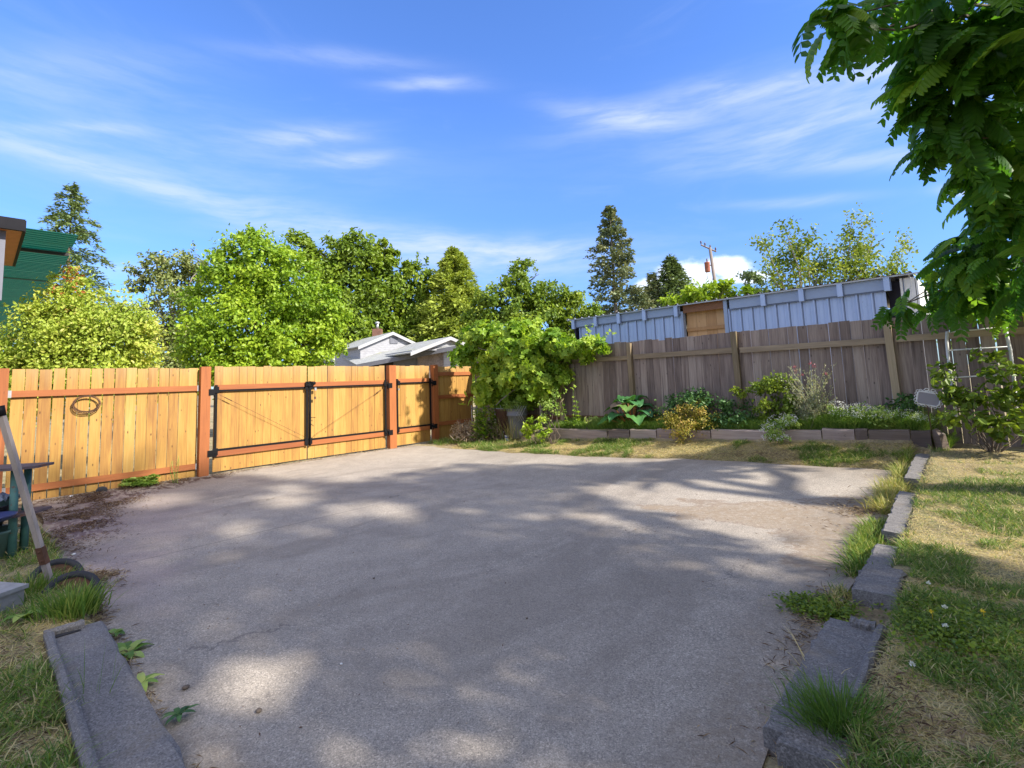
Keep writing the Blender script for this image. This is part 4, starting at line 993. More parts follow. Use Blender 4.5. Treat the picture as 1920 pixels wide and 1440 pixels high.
# sparse multi stem tree
Y = 15; base = np.array([*gxy(1530, Y), .3]); o = thing('sparse_tree', 'airy multi stemmed tree with loose yellow green leaves over the shed roof', 'tree', base)
tbm, cbm = MB(), MB()
tips = [(1425,440),(1450,480),(1470,425),(1500,450),(1515,430),(1540,470),(1560,460),(1598,400),(1590,440),(1625,415),(1640,440),(1600,490),(1570,500),(1500,500),(1460,520),(1540,520),(1620,500),(1650,500),(1480,470),(1575,530),(1520,490),(1440,510),(1705,450),(1690,490),(1672,500),(1612,465),(1635,455)]
for (x, y) in tips:
    e = at(x, y, Y+random.uniform(-.8,.8)); s = at(np.clip(1530+(x-1530)*.35,1480,1620), 600, Y)
    mpt = (s+e)/2 + rng.normal(size=3)*.12; pts = [base+[0,0,.2], s, mpt, e]
    tbm.tube(pts, [.05,.032,.02,.006], 5, cap=False)
    for _ in range(15):
        t = random.random()**.6; c = mpt + (e-mpt)*t + rng.normal(size=3)*.17*(1.1-t*.5); n = random.randint(10,22)
        if random.random() < .5: tbm.tube([mpt+(e-mpt)*t, c], [.006,.003], 3, cap=False)
        P = c + rng.normal(size=(n,3))*.125
        cbm.inst(*T_quad, P, frame(rng.normal(size=(n,3))+[0,0,.7]), 1.35*.085*(.6+.6*rng.random(n)), np.clip(rng.random()*.5+rng.random(n)*.5,0,1))
tbm.build('trunk', 'grey_bark', o); cbm.build('crown', 'lf_sparse', o)
Y = 12
tree('sunlit_shrub', 'sunlit yellow green shrub behind the hanging fronds above the right fence', 'shrub',
     [lob(1760,570,50,50,Y),lob(1840,570,60,50,Y),lob(1900,560,60,60,Y),lob(1730,600,30,30,Y),lob(1960,560,60,60,Y)], 7000, .11, 'lf_bright', gxy(1840, Y), r=.08, bias=.2, clump=.2)
# distant tree line so that no bare horizon shows between the crowns
b = MB(); Lb = []
for k, x in enumerate(range(-1500, 3400, 120)):
    Lb.append(lob(x+random.uniform(-30,30), 700-.0388*(x-960)*0 - random.uniform(0,22) - (x-960)*.0388, 90, random.uniform(45,70), 95))
foliage(b, Lb, 16000, 1.1, T_quad, .25, .6); tag(b.build('distant_trees', 'lf_maple'), 'far tree line beyond the neighbouring houses', 'trees', kind='stuff')

# ------------------------------------------------------------------ grape vine in the corner
base = px_ground(1010, 812); vn = thing('grape_vine', 'sprawling bright grape vine heaped over the corner where the two fences meet', 'vine', base)
tv = MB(); tp_ = [base+[0,0,-.1], at(1017,790,11.3), at(1012,750,11.4), at(1000,700,11.6)]; tv.tube(tp_, [.045,.04,.035,.03], 7)
ends_ = [(880,640),(920,650),(960,630),(1000,640),(1040,640),(1090,640),(1120,655),(900,700),(1060,700),(960,720),(1080,680),(930,760)]
for (x, y) in ends_: limb(tv, at(1005,700,11.5), at(x, y, 11.5+random.uniform(-.5,.4)), .022, .008, .05, 5, 6)
tv.build('trunk', 'grey_bark', vn)
fv = MB(); Yv = 11.6
VL = [lob(900,680,40,48,Yv,.3),lob(905,640,30,30,Yv,.2),lob(935,650,40,44,Yv),lob(975,660,48,50,Yv,-.2),lob(1020,655,46,50,Yv,-.5),lob(1065,655,42,38,Yv,-.9),lob(1100,650,34,26,Yv,-1.1),lob(960,712,52,42,Yv),lob(1010,715,42,44,Yv,-.3),lob(930,728,30,26,Yv,.4),lob(1045,695,30,30,Yv,-.6),lob(930,620,16,22,Yv),lob(1000,620,26,18,Yv)]
foliage(fv, VL, 5200, .160, T_lobed, .26, .74, .55, .05, 0, .75)
foliage(fv, [lob(985,705,75,40,Yv,-.1),lob(925,715,34,50,Yv,.3),lob(1050,700,40,30,Yv,-.7),lob(1125,648,26,14,Yv,-1.3)], 1500, .150, T_lobed, .3, .6, .6, .0, 0, .7)
foliage(fv, [lob(955,735,50,26,Yv,.9),lob(922,728,26,28,Yv,1.1)], 1100, .13, T_lobed, .3, .4, .7, .0)
foliage(fv, [lob(950,742,46,20,Yv,.6),lob(990,745,36,20,Yv,.3)], 500, .12, T_lobed, .25, .4, .7, .0)
for (x, y, ex, ey) in [(1120,650,1150,628),(1100,640,1105,612),(1060,700,1080,752),(1045,710,1062,735),(935,625,925,598),(1000,625,1012,600)]:
    n = 10; T = np.linspace(0,1,n); P = np.array([at(x+(ex-x)*t, y+(ey-y)*t - 10*math.sin(t*3), Yv-1) for t in T]) + rng.normal(size=(n,3))*.04
    fv.tube(P, .004, 3, cap=False); fv.inst(*T_lobed, P, frame(rng.normal(size=(n,3))*.6+[.4,-.6,.6]), .10*(1.1-.6*T), .6+.4*rng.random(n))
fv.build('leaves', 'lf_grape', vn)

# ------------------------------------------------------------------ plants
def lance_plant(name, label, base, stems, h, leaf, mat, cat='weed', spread=.12, pairs=12, tmpl=T_quad, lean=.12, top=True, wid=(1,.55,1), group=None, droop=-.3):
    o = thing(name, label, cat, base, group); s_, l_ = MB(), MB()
    for k in range(stems):
        b0 = np.array(base) + [random.gauss(0,spread), random.gauss(0,spread), -.03]; H = h*random.uniform(.7,1.05); d = np.array([random.gauss(0,lean), random.gauss(0,lean), 1.])
        P = [b0 + d*H*t + np.array([.02*math.sin(5*t+k),.02*math.cos(4*t+k),0]) for t in np.linspace(0,1,6)]; s_.tube(P, np.linspace(.007,.003,6), 4)
        for j in range(pairs):
            t = .15+.85*(j+random.random()*.5)/pairs; c = b0 + d*H*t; az = j*2.4+k
            for e in (0, math.pi):
                dr = np.array([math.cos(az+e), math.sin(az+e), .35+t*.3+droop*.3]); sc = leaf*(1.15-.5*t)*random.uniform(.8,1.2)
                l_.inst(tmpl[0]*np.array([1,wid[1],1]), tmpl[1], [c], frame(np.array([[-dr[0]*.5, -dr[1]*.5, 1.]])+rng.normal(size=(1,3))*.15, along=dr[None]), [sc], [random.random()])
    s_.build('stem', 'lf_weed', o); l_.build('leaves', mat, o); return o
def bush(name, label, lobes, n, size, mat, tmpl=T_quad, cat='bush', clump=.2, shell=.6, bias=0, stems=6, r=.012, extra=None, stem='bark', tilt=.7):
    L = np.array(lobes); c = L[:,:3].mean(0); z = min(l[2]-l[5] for l in L); g = gp(c); base = np.array([c[0], c[1], min(g[2], z+.1)])
    o = thing(name, label, cat, base); s_ = MB()
    for k in range(stems):
        l = L[k % len(L)]; e = l[:3] + rng.normal(size=3)*l[3:6]*.4; limb(s_, base + [random.gauss(0,.03), random.gauss(0,.03), -.03], e, r, r*.3, .08, 5, 5)
    s_.build('stem', stem, o); cb = MB(); foliage(cb, lobes, n, size, tmpl, clump, shell, tilt, bias); mats = [mat]
    if extra: extra(cb, mats)
    cb.build('leaves', mats, o); return o
def big_leaf(c, d, L_, Wd, rnd, mb, cup=.18, nx=9, ny=6, wav=.05, droop=.35, mi=0):
    d = np.asarray(d, float); d = d/np.linalg.norm(d); side = np.cross(d, [0,0,1.]); side /= np.linalg.norm(side)+1e-9; up = np.cross(side, d)
    V = []; ph = random.random()*6
    for i in range(nx):
        t = i/(nx-1); w = math.sin(math.pi*min(1,(t*.93+.07))**.7)**.6*Wd
        for j in range(ny):
            s = (j/(ny-1)-.5)*2; wz = wav*L_*math.sin(9*t+ph+3*s)*abs(s)
            V.append(c + d*L_*t + side*w*.5*s + up*(cup*w*abs(s) + wz - .02*math.cos(s*14)) + np.array([0,0,-1])*droop*L_*t*t)
    mb.raw(V, [[i*ny+j, i*ny+j+1, (i+1)*ny+j+1, (i+1)*ny+j] for i in range(nx-1) for j in range(ny-1)], (rnd, random.random(), .5), True, mi)
# rhubarb
bs = onq(1185, 795, .32); bs[2] = G(*PQ(bs)); rb = thing('rhubarb_plant', 'large leafed rhubarb plant in the raised bed with one browning leaf', 'rhubarb', bs)
lv, st = MB(), MB()
for k in range(22):
    az = -90 + (k*137.5) % 360 - 180; ring = k/22; hh_ = .44*(1-ring)+.06+.06*random.random(); rad = .08+.36*ring
    d0 = np.array([math.cos(R(az)), math.sin(R(az)), 0]); c = bs + d0*rad + [0,0,hh_]; L_ = random.uniform(.30,.42)
    big_leaf(c, d0 + np.array([0,0,1.15-.9*ring]), L_, L_*1.05, random.random()*.9, lv, .10, 11, 9, .085, .75, mi=1 if k in (6,) else 0)
    st.tube([bs+[0,0,-.02], bs+d0*rad*.6+[0,0,hh_*.5], c+d0*.03], [.013,.010,.006], 5)
lv.build('leaves', ['lf_rhubarb','lf_dead'], rb); st.build('stem', 'lf_red', rb)
# other bed plants, left to right
def bl(x, y, rx, ry, q, dep=.9):
    c = onq(x, y, q); k = c[1]/F; return (*c, rx*k, rx*k*dep, ry*k)
bush('green_bush', 'small bright green bush beside the grey bin, at the left end of the bed edging', [bl(1005,800,22,17,1.2),bl(990,812,16,12,1.2),bl(1020,812,14,12,1.1)], 800, .055, 'lf_bright', T_oval, bias=.1)
bush('climbing_shrub', 'spindly shrub with small pale leaves around the vine trunk', [bl(1025,760,16,22,1.0),bl(1042,740,12,20,.9),bl(1020,785,16,14,1.0),bl(1045,770,14,10,.9)], 420, .045, 'lf_weed', T_oval, shell=.2, clump=.35)
b_ = onq(1082, 800, .5); b_[2] = G(*PQ(b_)); lance_plant('young_vine', 'young yellow green vine shoots against the grey fence, right of the grape trunk', b_, 3, .75, .10, 'lf_grape', 'plant', .08, 6, T_lobed, .16, wid=(1,1,1))
bush('small_bush', 'tiny yellow green bushlet in the bed grass left of the rhubarb', [bl(1105,785,14,10,.5)], 220, .045, 'lf_weed', T_oval, bias=.3)
bush('gold_tipped_bush', 'rounded gold and copper tipped bush spilling over the timber edging', [bl(1290,795,44,26,.62),bl(1270,780,26,20,.55),bl(1315,785,30,20,.6),bl(1290,812,36,14,.78),bl(1300,765,20,12,.5)], 4200, .034, 'lf_gold', T_oval, clump=.3, shell=.55)
bush('herb_clump', 'tangled green herbs behind the gold tipped bush against the grey fence', [bl(1300,750,36,22,.3),bl(1340,760,30,24,.3),bl(1380,775,34,20,.35),bl(1260,762,26,16,.3),bl(1350,790,40,14,.5)], 3000, .050, 'lf_dark', T_quad, clump=.3, shell=.3)
bush('rose_bush', 'yellow green leafy bush in front of the tan post with light shoots', [bl(1455,730,30,26,.3),bl(1430,725,24,16,.3),bl(1475,755,30,26,.3),bl(1440,770,28,24,.35),bl(1400,735,22,10,.3)], 2600, .048, 'lf_plum', T_oval, bias=.12, clump=.25, shell=.45)
# tall wispy seed heads
bs = onq(1525, 800, .42); bs[2] = G(*PQ(bs)); wp = thing('wispy_plant', 'tall wispy grey green plant with a few dark red flowers left of the white flowers', 'plant', bs); s_, l_ = MB(), MB()
for k in range(95):
    tx, ty = random.uniform(1470,1568), random.uniform(682,770); e = onq(tx, ty, .42+random.uniform(-.22,.2)); b0 = bs + [random.gauss(0,.06), random.gauss(0,.06), 0]
    m_ = (b0+e)/2 + [ (b0[0]-e[0])*.15, 0, .05]; s_.tube([b0, m_, e], [.0035,.0025,.0012], 3, cap=False)
    n = 26; t = rng.random(n)**.8; P = (1-t)[:,None]**2*b0 + (2*t*(1-t))[:,None]*m_ + (t**2)[:,None]*e + rng.normal(size=(n,3))*.014
    l_.inst(*T_quad, P, frame(rng.normal(size=(n,3)), along=np.tile(e-b0,(n,1))+rng.normal(size=(n,3))*.3), (.022+.028*(1-t)), rng.random(n))
for (x, y) in [(1490,688),(1519,680),(1526,686),(1505,702),(1492,695),(1548,700)]:
    c = onq(x, y, .4); l_.inst(*T_quad, c+rng.normal(size=(14,3))*.012, frame(rng.normal(size=(14,3))), np.full(14,.022), rng.random(14), mi=1)
s_.build('stem', 'lf_grey', wp); l_.build('leaves', ['lf_grey','lf_pink'], wp)
def flower_clump(name, label, lobes, n, nf, mat, fs=.014):
    def ex(cb, mats):
        mats.append('lf_white'); L = np.array(lobes)
        for l in L:
            m = int(nf/len(L)); d = rng.normal(size=(m,3)); d[:,2] = abs(d[:,2])*.9; d[:,1] -= .4; d /= np.linalg.norm(d,axis=1)[:,None]; P = l[:3] + d*l[3:6]*(1.0+.12*rng.random((m,1)))
            P = np.repeat(P, 5, 0) + rng.normal(size=(m*5,3))*fs*.9
            cb.inst(*T_quad, P, frame(rng.normal(size=(len(P),3))*.5+[0,-.6,.8]), np.full(len(P),fs), rng.random(len(P)), mi=1)
    return bush(name, label, lobes, n, .035, mat, T_quad, 'flowers', .3, .4, .1, 8, .004, ex, 'lf_weed')
flower_clump('white_flowers', 'clump of tiny white flowers hanging over the bed timber', [bl(1462,795,24,16,.75),bl(1448,808,20,14,.8),bl(1478,790,16,12,.7),bl(1455,822,22,8,.95)], 1100, 130, 'lf_weed')
flower_clump('white_flowers', 'long drift of low white flowers in the bed right of the wispy plant', [bl(1590,778,30,14,.4),bl(1640,780,36,13,.4),bl(1690,781,34,12,.4),bl(1570,766,16,14,.35),bl(1610,768,20,12,.3),bl(1730,788,18,9,.45)], 2600, 420, 'lf_weed', .013)
bush('dark_leafed_vine', 'low dark leafy growth at the foot of the grey fence left of the picture frame', [bl(1640,768,18,10,.15),bl(1690,765,24,12,.2),bl(1708,748,14,12,.2),bl(1612,775,14,8,.2)], 420, .065, 'lf_dark', T_oval, clump=.4)
# raspberries on the right
LR = [bl(1800,740,24,24,.7),bl(1775,715,24,30,.6),bl(1830,760,36,30,.8),bl(1880,745,34,30,.8),bl(1865,700,26,20,.6),bl(1905,700,26,26,.7),bl(1800,785,34,22,.9),bl(1860,795,44,22,1.0),bl(1910,790,30,34,1.0),bl(1770,690,10,16,.5),bl(1850,668,22,8,.4),bl(1950,740,50,60,.8)]
bush('raspberry_bush', 'green raspberry canes tangled through the white metal trellis', LR, 1200, .085, 'lf_plum', T_oval, clump=.45, shell=.10, bias=-.05, stems=26, r=.006, tilt=.5)
lance_plant('dry_fern', 'thin reddish dry stems leaning on the grey fence above the picture frame', gp(onq(1745,760,.35)), 14, .62, .05, 'lf_gold', 'weed', .05, 12, T_quad, .12, wid=(1,.35,1))
# tall leafy weeds near the fence corner
lance_plant('tall_weeds', 'tall leafy weeds with pointed pale leaves left of the grey bin', gp(px_ground(912, 830)), 14, 1.0, .19, 'lf_grape', 'weeds', .16, 11, T_quad, .06)
# fern by the left fence
def fern(name, label, base, n, L_, mat='lf_weed', cat='fern', w=.12):
    o = thing(name, label, cat, base); b = MB()
    for k in range(n):
        az = k*2.4; el = random.uniform(.8,2.2); ll = L_*random.uniform(.7,1.1); d = np.array([math.cos(az), math.sin(az), el]); d /= np.linalg.norm(d)
        T = np.linspace(.1,1,14); P = np.array([base + d*ll*t + np.array([0,0,-.55*ll*t*t]) for t in T])
        b.tube(P, np.linspace(.004,.0015,14), 3, cap=False)
        side = np.cross(d, [0,0,1]); side /= np.linalg.norm(side)
        for sg in (-1,1):
            al = np.tile(side*sg+d*.5,(14,1)); b.inst(*T_quad, P, frame(np.tile([0,0,1.],(14,1))+rng.normal(size=(14,3))*.2, along=al), w*ll*3*np.sin(math.pi*np.clip(T,.12,.97))**.7*.45, np.clip(.3+.5*rng.random(14),0,1))
    b.build('leaves', mat, o); return o
fern('fern', 'small green fern growing at the foot of the golden fence', gp(px_ground(267,910)), 24, .50, w=.17)
lance_plant('dry_weed', 'wispy dry weed standing against the golden fence beside the fern', gp(px_ground(330,905)), 4, .55, .04, 'lf_gold', 'weed', .05, 8, T_quad, .15, wid=(1,.4,1))
def tuft(name, label, base, n, L_, spread, mat='lf_grass', rlo=.1, rhi=.5, w=.007, lean=.5, cat='grass tuft', tmpl=None):
    o = MB(); blades(o, np.array(base)+np.stack([rng.normal(0,spread,n), rng.normal(0,spread,n), np.zeros(n)-.01],1), L_*(.5+.7*rng.random(n)), w, lean, rlo+(rhi-rlo)*rng.random(n), out=np.array(base))
    return tag(o.build(name, mat, None, base), label, cat)
def blades(mb, P, L_, w, lean, rnd, out=None):
    """grass blades: three section tapered strips"""
    n = len(P); L_ = np.broadcast_to(L_, (n,)); az = rng.random(n)*2*math.pi
    d = np.stack([np.cos(az), np.sin(az)],1)
    if out is not None:
        o_ = (P-out)[:,:2]; o_ /= np.linalg.norm(o_,axis=1)[:,None]+1e-6; d = d*.5+o_*.8
    ln = lean*(.3+1.1*rng.random(n)); d3 = np.concatenate([d*ln[:,None], np.ones((n,1))],1); d3 /= np.linalg.norm(d3,axis=1)[:,None]
    sd = rng.normal(size=(n,2)); sd = np.concatenate([sd, np.zeros((n,1))],1); sd /= np.linalg.norm(sd,axis=1)[:,None]+1e-6
    w = np.broadcast_to(w, (n,))*(.7+.6*rng.random(n)); V = []
    for t, wt in ((0,.8),(.4,1),(.75,.65)):
        c = P + d3*(L_*t)[:,None]; c[:,:2] += d*(ln*L_*t*t*.7)[:,None]; c[:,2] -= L_*ln*t*t*.25
        V += [c - sd*(w*wt*.5)[:,None], c + sd*(w*wt*.5)[:,None]]
    c = P + d3*L_[:,None]; c[:,:2] += d*(ln*L_*.7)[:,None]; c[:,2] -= L_*ln*.35; V.append(c)
    V = np.stack(V,1).reshape(-1,3); i = np.arange(n)[:,None]*7
    c = np.repeat(np.stack([np.clip(rnd,0,1), rng.random(n), rng.random(n)],1), 7, 0)
    b0 = mb.n; mb.raw(V, np.concatenate([i+[0,1,3,2], i+[2,3,5,4]]), c)
    mb.f.append(np.concatenate([i+[4,5,6]])+b0); mb.mi.append(0); mb.sm.append(False)

# ------------------------------------------------------------------ grass, litter (stuff)
def patch(p, q): return vnoise(p, q, 1.7, 21)*.5 + vnoise(p, q, 5.0, 22)*.32 + vnoise(p, q, 13., 23)*.18
def lawn(name, label, n, pr, qr, maskf, L_=.045, w=.0045, dry=.0, lean=.8, dens=None, mat='lf_grass'):
    p = pr[0]+(pr[1]-pr[0])*rng.random(n); q = qr[0]+(qr[1]-qr[0])*rng.random(n)
    if dens: k = rng.random(n) < dens(p, q); p, q = p[k], q[k]
    k = maskf(p, q); p, q = p[k], q[k]; n = len(p)
    z = ground(p, q); P = np.concatenate([CR + AV*p[:,None] + BV*q[:,None], z[:,None]],1)
    g = patch(p, q) + dry; isdry = sstep(g, .46, .58)
    r = np.where(rng.random(n) < .12+.80*isdry, .72+.28*rng.random(n), .08+.45*rng.random(n) + .12*isdry)
    ln = L_*(.5+.9*rng.random(n))*(1.35-.75*isdry)
    mb = MB(); blades(mb, P, ln, w, lean*(1+isdry*1.6), r)
    return tag(mb.build(name, mat), label, 'grass', kind='stuff')
def vis_w(p, q):  # more blades near the viewer
    X = CR[None]+np.stack([p,p],1)*AV+np.stack([q,q],1)*BV; d = np.hypot(X[:,0], X[:,1]); return np.clip((3.2/d)**1.6, .05, 1)
lawn('lawn_grass', 'patchy dry and green lawn right of the concrete curb', 540000, (9.30, 12.5), (.1, 9.5), lambda p,q: (q > .6) & ((p < 11.0) | (q > 7)) & ((p > 9.43) | (q < 4.9)), .040, .0040, .02, dens=vis_w)
lawn('lawn_grass', 'patchy lawn around the trough slab in the lower left corner', 120000, (2.5, 9.1), (8.45, 11.0), lambda p,q: ~((p>5.83)&(p<8.27)&(q<8.71)) & ~((p>7.5)&(q<9.1)&(p>8.2)), .062, .0045, -.11, dens=vis_w)
lawn('strip_grass', 'dry grass strip between the concrete pad and the timber edging', 110000, (1.2, 9.15), (.70, 1.95), lambda p,q: (q < padfar(p)-.02+(vnoise(p,q,6,31)-.5)*.12), .050, .005, .05)
lawn('bed_grass', 'green grass growing inside the raised bed', 80000, (3.0, 9.5), (.06, .60), lambda p,q: (q < .58), .105, .007, -.22, .45, mat='lf_weed')
lawn('bed_grass', 'taller bright grass among the white flowers in the bed', 9000, (7.9, 9.35), (.25, .57), lambda p,q: p > 0, .15, .005, -.22, .5, mat='lf_weed')
lawn('corner_grass', 'grass and weeds around the brush pile in the fence corner', 12000, (.15, 3.1), (.3, 1.7), lambda p,q: vnoise(p,q,3,41) > .42, .09, .005, -.05, .5)
# grass in the joint between pad and curb
def seam():
    mb = MB()
    for (q0,q1,n) in [(2.3,2.95,1500),(4.12,4.5,1100)]:
        q = q0+(q1-q0)*rng.random(n); p = 9.25+rng.normal(0,.05,n); P = np.array([W(a,c,G(a,c)-.01) for a,c in zip(p,q)]); blades(mb, P, .07*(.5+.8*rng.random(n)), .005, .7, .3+.6*rng.random(n))
    for (q0,q1,n,L_,rl,rh,wd) in [(.9,2.4,1700,.14,.30,.66,.045),(2.3,3.6,2900,.18,.42,.82,.06),(3.6,4.6,1900,.14,.2,.6,.055),(4.6,5.6,700,.09,.2,.95,.035),(1.4,3.2,450,.20,.55,.72,.03)]:
        q = q0+(q1-q0)*rng.random(n); p = 9.12+rng.normal(0,wd,n); P = np.array([W(a,c,max(G(a,c), float(zpad(a,c)) if a<9.13 else -1)-.01) for a,c in zip(p,q)])
        k = vnoise(q, q*0, 4.5, 51) > .28; blades(mb, P[k], L_*(.5+.7*rng.random(k.sum())), .006, .55, rl+(rh-rl)*rng.random(k.sum()))
    tag(mb.build('seam_grass', 'lf_grass'), 'long yellow green grass growing in the joint along the curb', 'grass', kind='stuff')
seam()
def scatter_strips(name, label, n, regs, mat, L_=.035, w=.003, zoff=.004, rl=0, rh=1, onpad=True):
    mb = MB(); wts = np.array([r[4] for r in regs]); wts = wts/wts.sum()
    for (p,q,rp,rq,_), wi in zip(regs, wts):
        m = int(n*wi); a = p+rng.normal(0,rp*.55,m); c = q+rng.normal(0,rq*.55,m)
        k = (vnoise(a*.6,c,4.5,61)*.6+vnoise(a,c,11,62)*.4) > .42; a, c = a[k], c[k]; m = len(a)
        inp = (a>.05)&(a<9.13)&(c>padfar(a))&(c<8.43); z = np.where(inp, zpad(a,c), ground(a,c)) + zoff*(1+2*rng.random(m))
        P = np.concatenate([CR + AV*a[:,None] + BV*c[:,None], z[:,None]],1)
        nr = np.tile([0,0,1.],(m,1))+rng.normal(size=(m,3))*.35
        mb.inst(T_quad[0]*np.array([1,w/L_*2.2,1]), T_quad[1], P, frame(nr), L_*(.4+rng.random(m)), rl+(rh-rl)*rng.random(m))
    return tag(mb.build(name, mat), label, 'litter', kind='stuff')
scatter_strips('needle_litter', 'reddish brown needle litter on the concrete by the left fence', 26000, [(1.0,7.75,.8,.35,1.2),(2.2,8.15,1.0,.32,1.4),(.25,7.0,.2,1.3,.9),(3.3,8.5,.8,.25,.6),(.8,8.6,1.2,.4,1),(.9,8.1,1.2,.5,.7)], 'lf_litter', .030, .003)
scatter_strips('dry_straw', 'dry straw along the edges of the concrete pad', 17000, [(9.0,3.2,.28,.5,1),(5.6,8.42,.9,.06,.5),(4.7,8.30,.3,.12,.6),(7.0,8.45,1.2,.05,.7),(1.5,1.55,1.4,.22,1.2),(4.5,1.45,1.8,.16,.9),(7.6,1.25,1.4,.18,.9),(.12,4.5,.06,2.4,.5),(9.5,6.8,.35,.7,.9),(9.05,5.6,.10,.6,.4),(6.6,8.95,1.6,.25,1.2)], 'lf_dead', .045, .003, .006)
scatter_strips('pad_debris', 'tiny twigs and leaf crumbs strewn over the concrete', 1500, [(4.5,4.5,5.0,3.2,1),(8.0,4.5,1.2,1.6,.6),(5.0,7.8,3.0,.8,.6)], 'lf_litter', .016, .004, .003, .2, 1)
# dandelion and plantain rosettes, each a plant
def rosette(label, x, y, n, L_, mat='lf_weed', P=None, el=(.45,1.3), wd=.26, name='broadleaf_weed', cat='weed'):
    base = (px_ground(x, y) if P is None else P)+np.array([0,0,.02]); o = MB()
    for k in range(n):
        az = k*2.4+random.random(); e = random.uniform(*el); big_leaf(base+[0,0,.0], [math.cos(az), math.sin(az), e], L_*random.uniform(.7,1.15), L_*wd, random.random(), o, .15, 6, 4, .02, .30+.3*e)
    return tag(o.build(name, mat, None, base), label, cat)
rosette('bright dandelion rosette on the lower left slab edge, the largest one', 232, 1240, 13, .20)
rosette('small dandelion rosette right of the largest one, lower along the slab', 265, 1292, 8, .13)
rosette('weed with reddish leaves at the bottom left corner of the pad', 335, 1350, 8, .09, 'lf_dark')
rosette('broad dock leaves beside the stone block on the left', 50, 1165, 6, .17, wd=.35)
rosette('dark leafed weed with purplish blades at the near end of the right trough slab', 1490, 1335, 10, .13, 'lf_dark')
rosette('little weed by the joint grass where the curb begins', 215, 1195, 6, .07, wd=.6)
tuft('grass_tuft', 'upright bright grass tuft beside the two small wheels', px_ground(140,1150), 380, .19, .06, w=.008, lean=.35)
tuft('grass_tuft', 'grass tuft left of the cart wheels, under the wooden handle', px_ground(60,1110), 420, .15, .10, w=.006, lean=.5)
tuft('grass_tuft', 'lush fine green tuft growing over the broken slab, lower right', W(9.37,6.78,.08), 800, .15, .055, w=.004, lean=.6, rhi=.35)
tuft('grass_tuft', 'green tuft with wide blades in the curb joint above the broken curb end', px_ground(1622,1075), 210, .17, .045, w=.010, lean=.9, rhi=.4)
tuft('grass_tuft', 'second wide bladed tuft, farther along the joint of the curb', gp(W(9.13,4.15,0)), 160, .15, .05, w=.010, lean=.8, rhi=.4)
tuft('grass_tuft', 'dark green tuft at the foot of the raspberries', gp(px_ground(1880,815)), 500, .16, .13, w=.006, lean=.7, rhi=.3)
tuft('grass_stalks', 'few tall thin grass stalks standing over the lower left slab', px_ground(165,1345), 16, .34, .03, w=.0035, lean=.25, rhi=.3)
tuft('dry_stalks', 'pale dry stalks leaning over the near end of the right trough slab', px_ground(1545,1310), 10, .30, .015, w=.004, lean=.55, rlo=.85, rhi=1.)
tuft('grass_tuft', 'small tuft at the foot of the double gate where its leaves meet', gp(px_ground(600,869)), 110, .06, .035, w=.006, lean=.6, rhi=.5)
for x, y, lb in [(480,883,'tiny weed tuft under the left leaf of the driveway gate'),(640,863,'tiny weed tuft under the right leaf of the driveway gate'),(820,826,'green weeds at the foot of the post next to the vine')]:
    tuft('weed_tuft', lb, gp(px_ground(x,y)), 70, .06 if x < 800 else .14, .05, w=.007, lean=.6, rhi=.5)
tuft('weed_tuft', 'weeds in front of the brush pile, left side', gp(px_ground(850,832)), 160, .20, .10, w=.008, lean=.7, rhi=.6)
tuft('weed_tuft', 'weeds between the brush pile and the blue and white tub', gp(px_ground(925,828)), 150, .17, .10, w=.008, lean=.7, rhi=.6)
tuft('weed_tuft', 'tall pale grass behind the grey bin', gp(W(1.9,.55,0)), 260, .55, .16, w=.008, lean=.3, rlo=.4, rhi=.9)
# clover patches
def clover(label, reg, n, flowers, name='clover_patch'):
    mb = MB(); p = reg[0]+rng.normal(0,reg[2]*.5,n); q = reg[1]+rng.normal(0,reg[3]*.5,n); k = ~((p<9.41)&(p>9.145)&(q>5.86)&(q<6.9)) & ~((p<9.41)&(p>9.18)&(q<5.42)); p, q = p[k], q[k]
    inp = (p<9.13)&(q<8.43); z = np.where(inp, zpad(p,q), ground(p,q))+.008+.035*rng.random(len(p)); P = np.concatenate([CR + AV*p[:,None] + BV*q[:,None], z[:,None]],1)
    mb.inst(*T_oval, P, frame(rng.normal(size=P.shape)*.4+[0,0,1]), .022*(.6+.7*rng.random(len(p))), .1+.7*rng.random(len(p)))
    for (a, c) in flowers:
        h = .05+.03*random.random(); f0 = W(a, c, G(a,c)); mb.tube([f0, f0+[0,0,h]], .0012, 4)
        d = rng.normal(size=(50,3)); d[:,2] = abs(d[:,2])*.7; mb.inst(*T_quad, f0+[0,0,h]+d*.003, frame(rng.normal(size=(50,3)), along=d), np.full(50,.009), rng.random(50), mi=1)
    return tag(mb.build(name, ['lf_plum','lf_white']), label, 'clover', kind='stuff')
clover('clover spreading between the two curb pieces with white flower heads', (9.66,5.75,.28,.45), 3400, [PQ(px_ground(1744,1120)),PQ(px_ground(1775,1162)),PQ(px_ground(1775,1197)),(9.55,6.35)])
clover('clover and weeds creeping onto the concrete from the gap between the curbs', (9.05,5.62,.17,.14), 2200, [])
for x, y, lb in [(1750,1160,'yellow petal head on a thin stalk in the clover'),(1847,1160,'tiny yellow flower at the right in the grass'),(181,1148,'little yellow flower beside the bright tuft on the left')]:
    c = px_ground(x, y+12); mb = MB(); h = .06; mb.tube([c, c+[0,0,h]], .0015, 4); d = rng.normal(size=(30,3)); d[:,2] = abs(d[:,2]); mb.inst(*T_quad, c+[0,0,h]+d*.003, frame(rng.normal(size=(30,3)), along=d), np.full(30,.009), rng.random(30)); tag(mb.build('yellow_flower', 'lf_yellow', None, c), lb, 'flower')

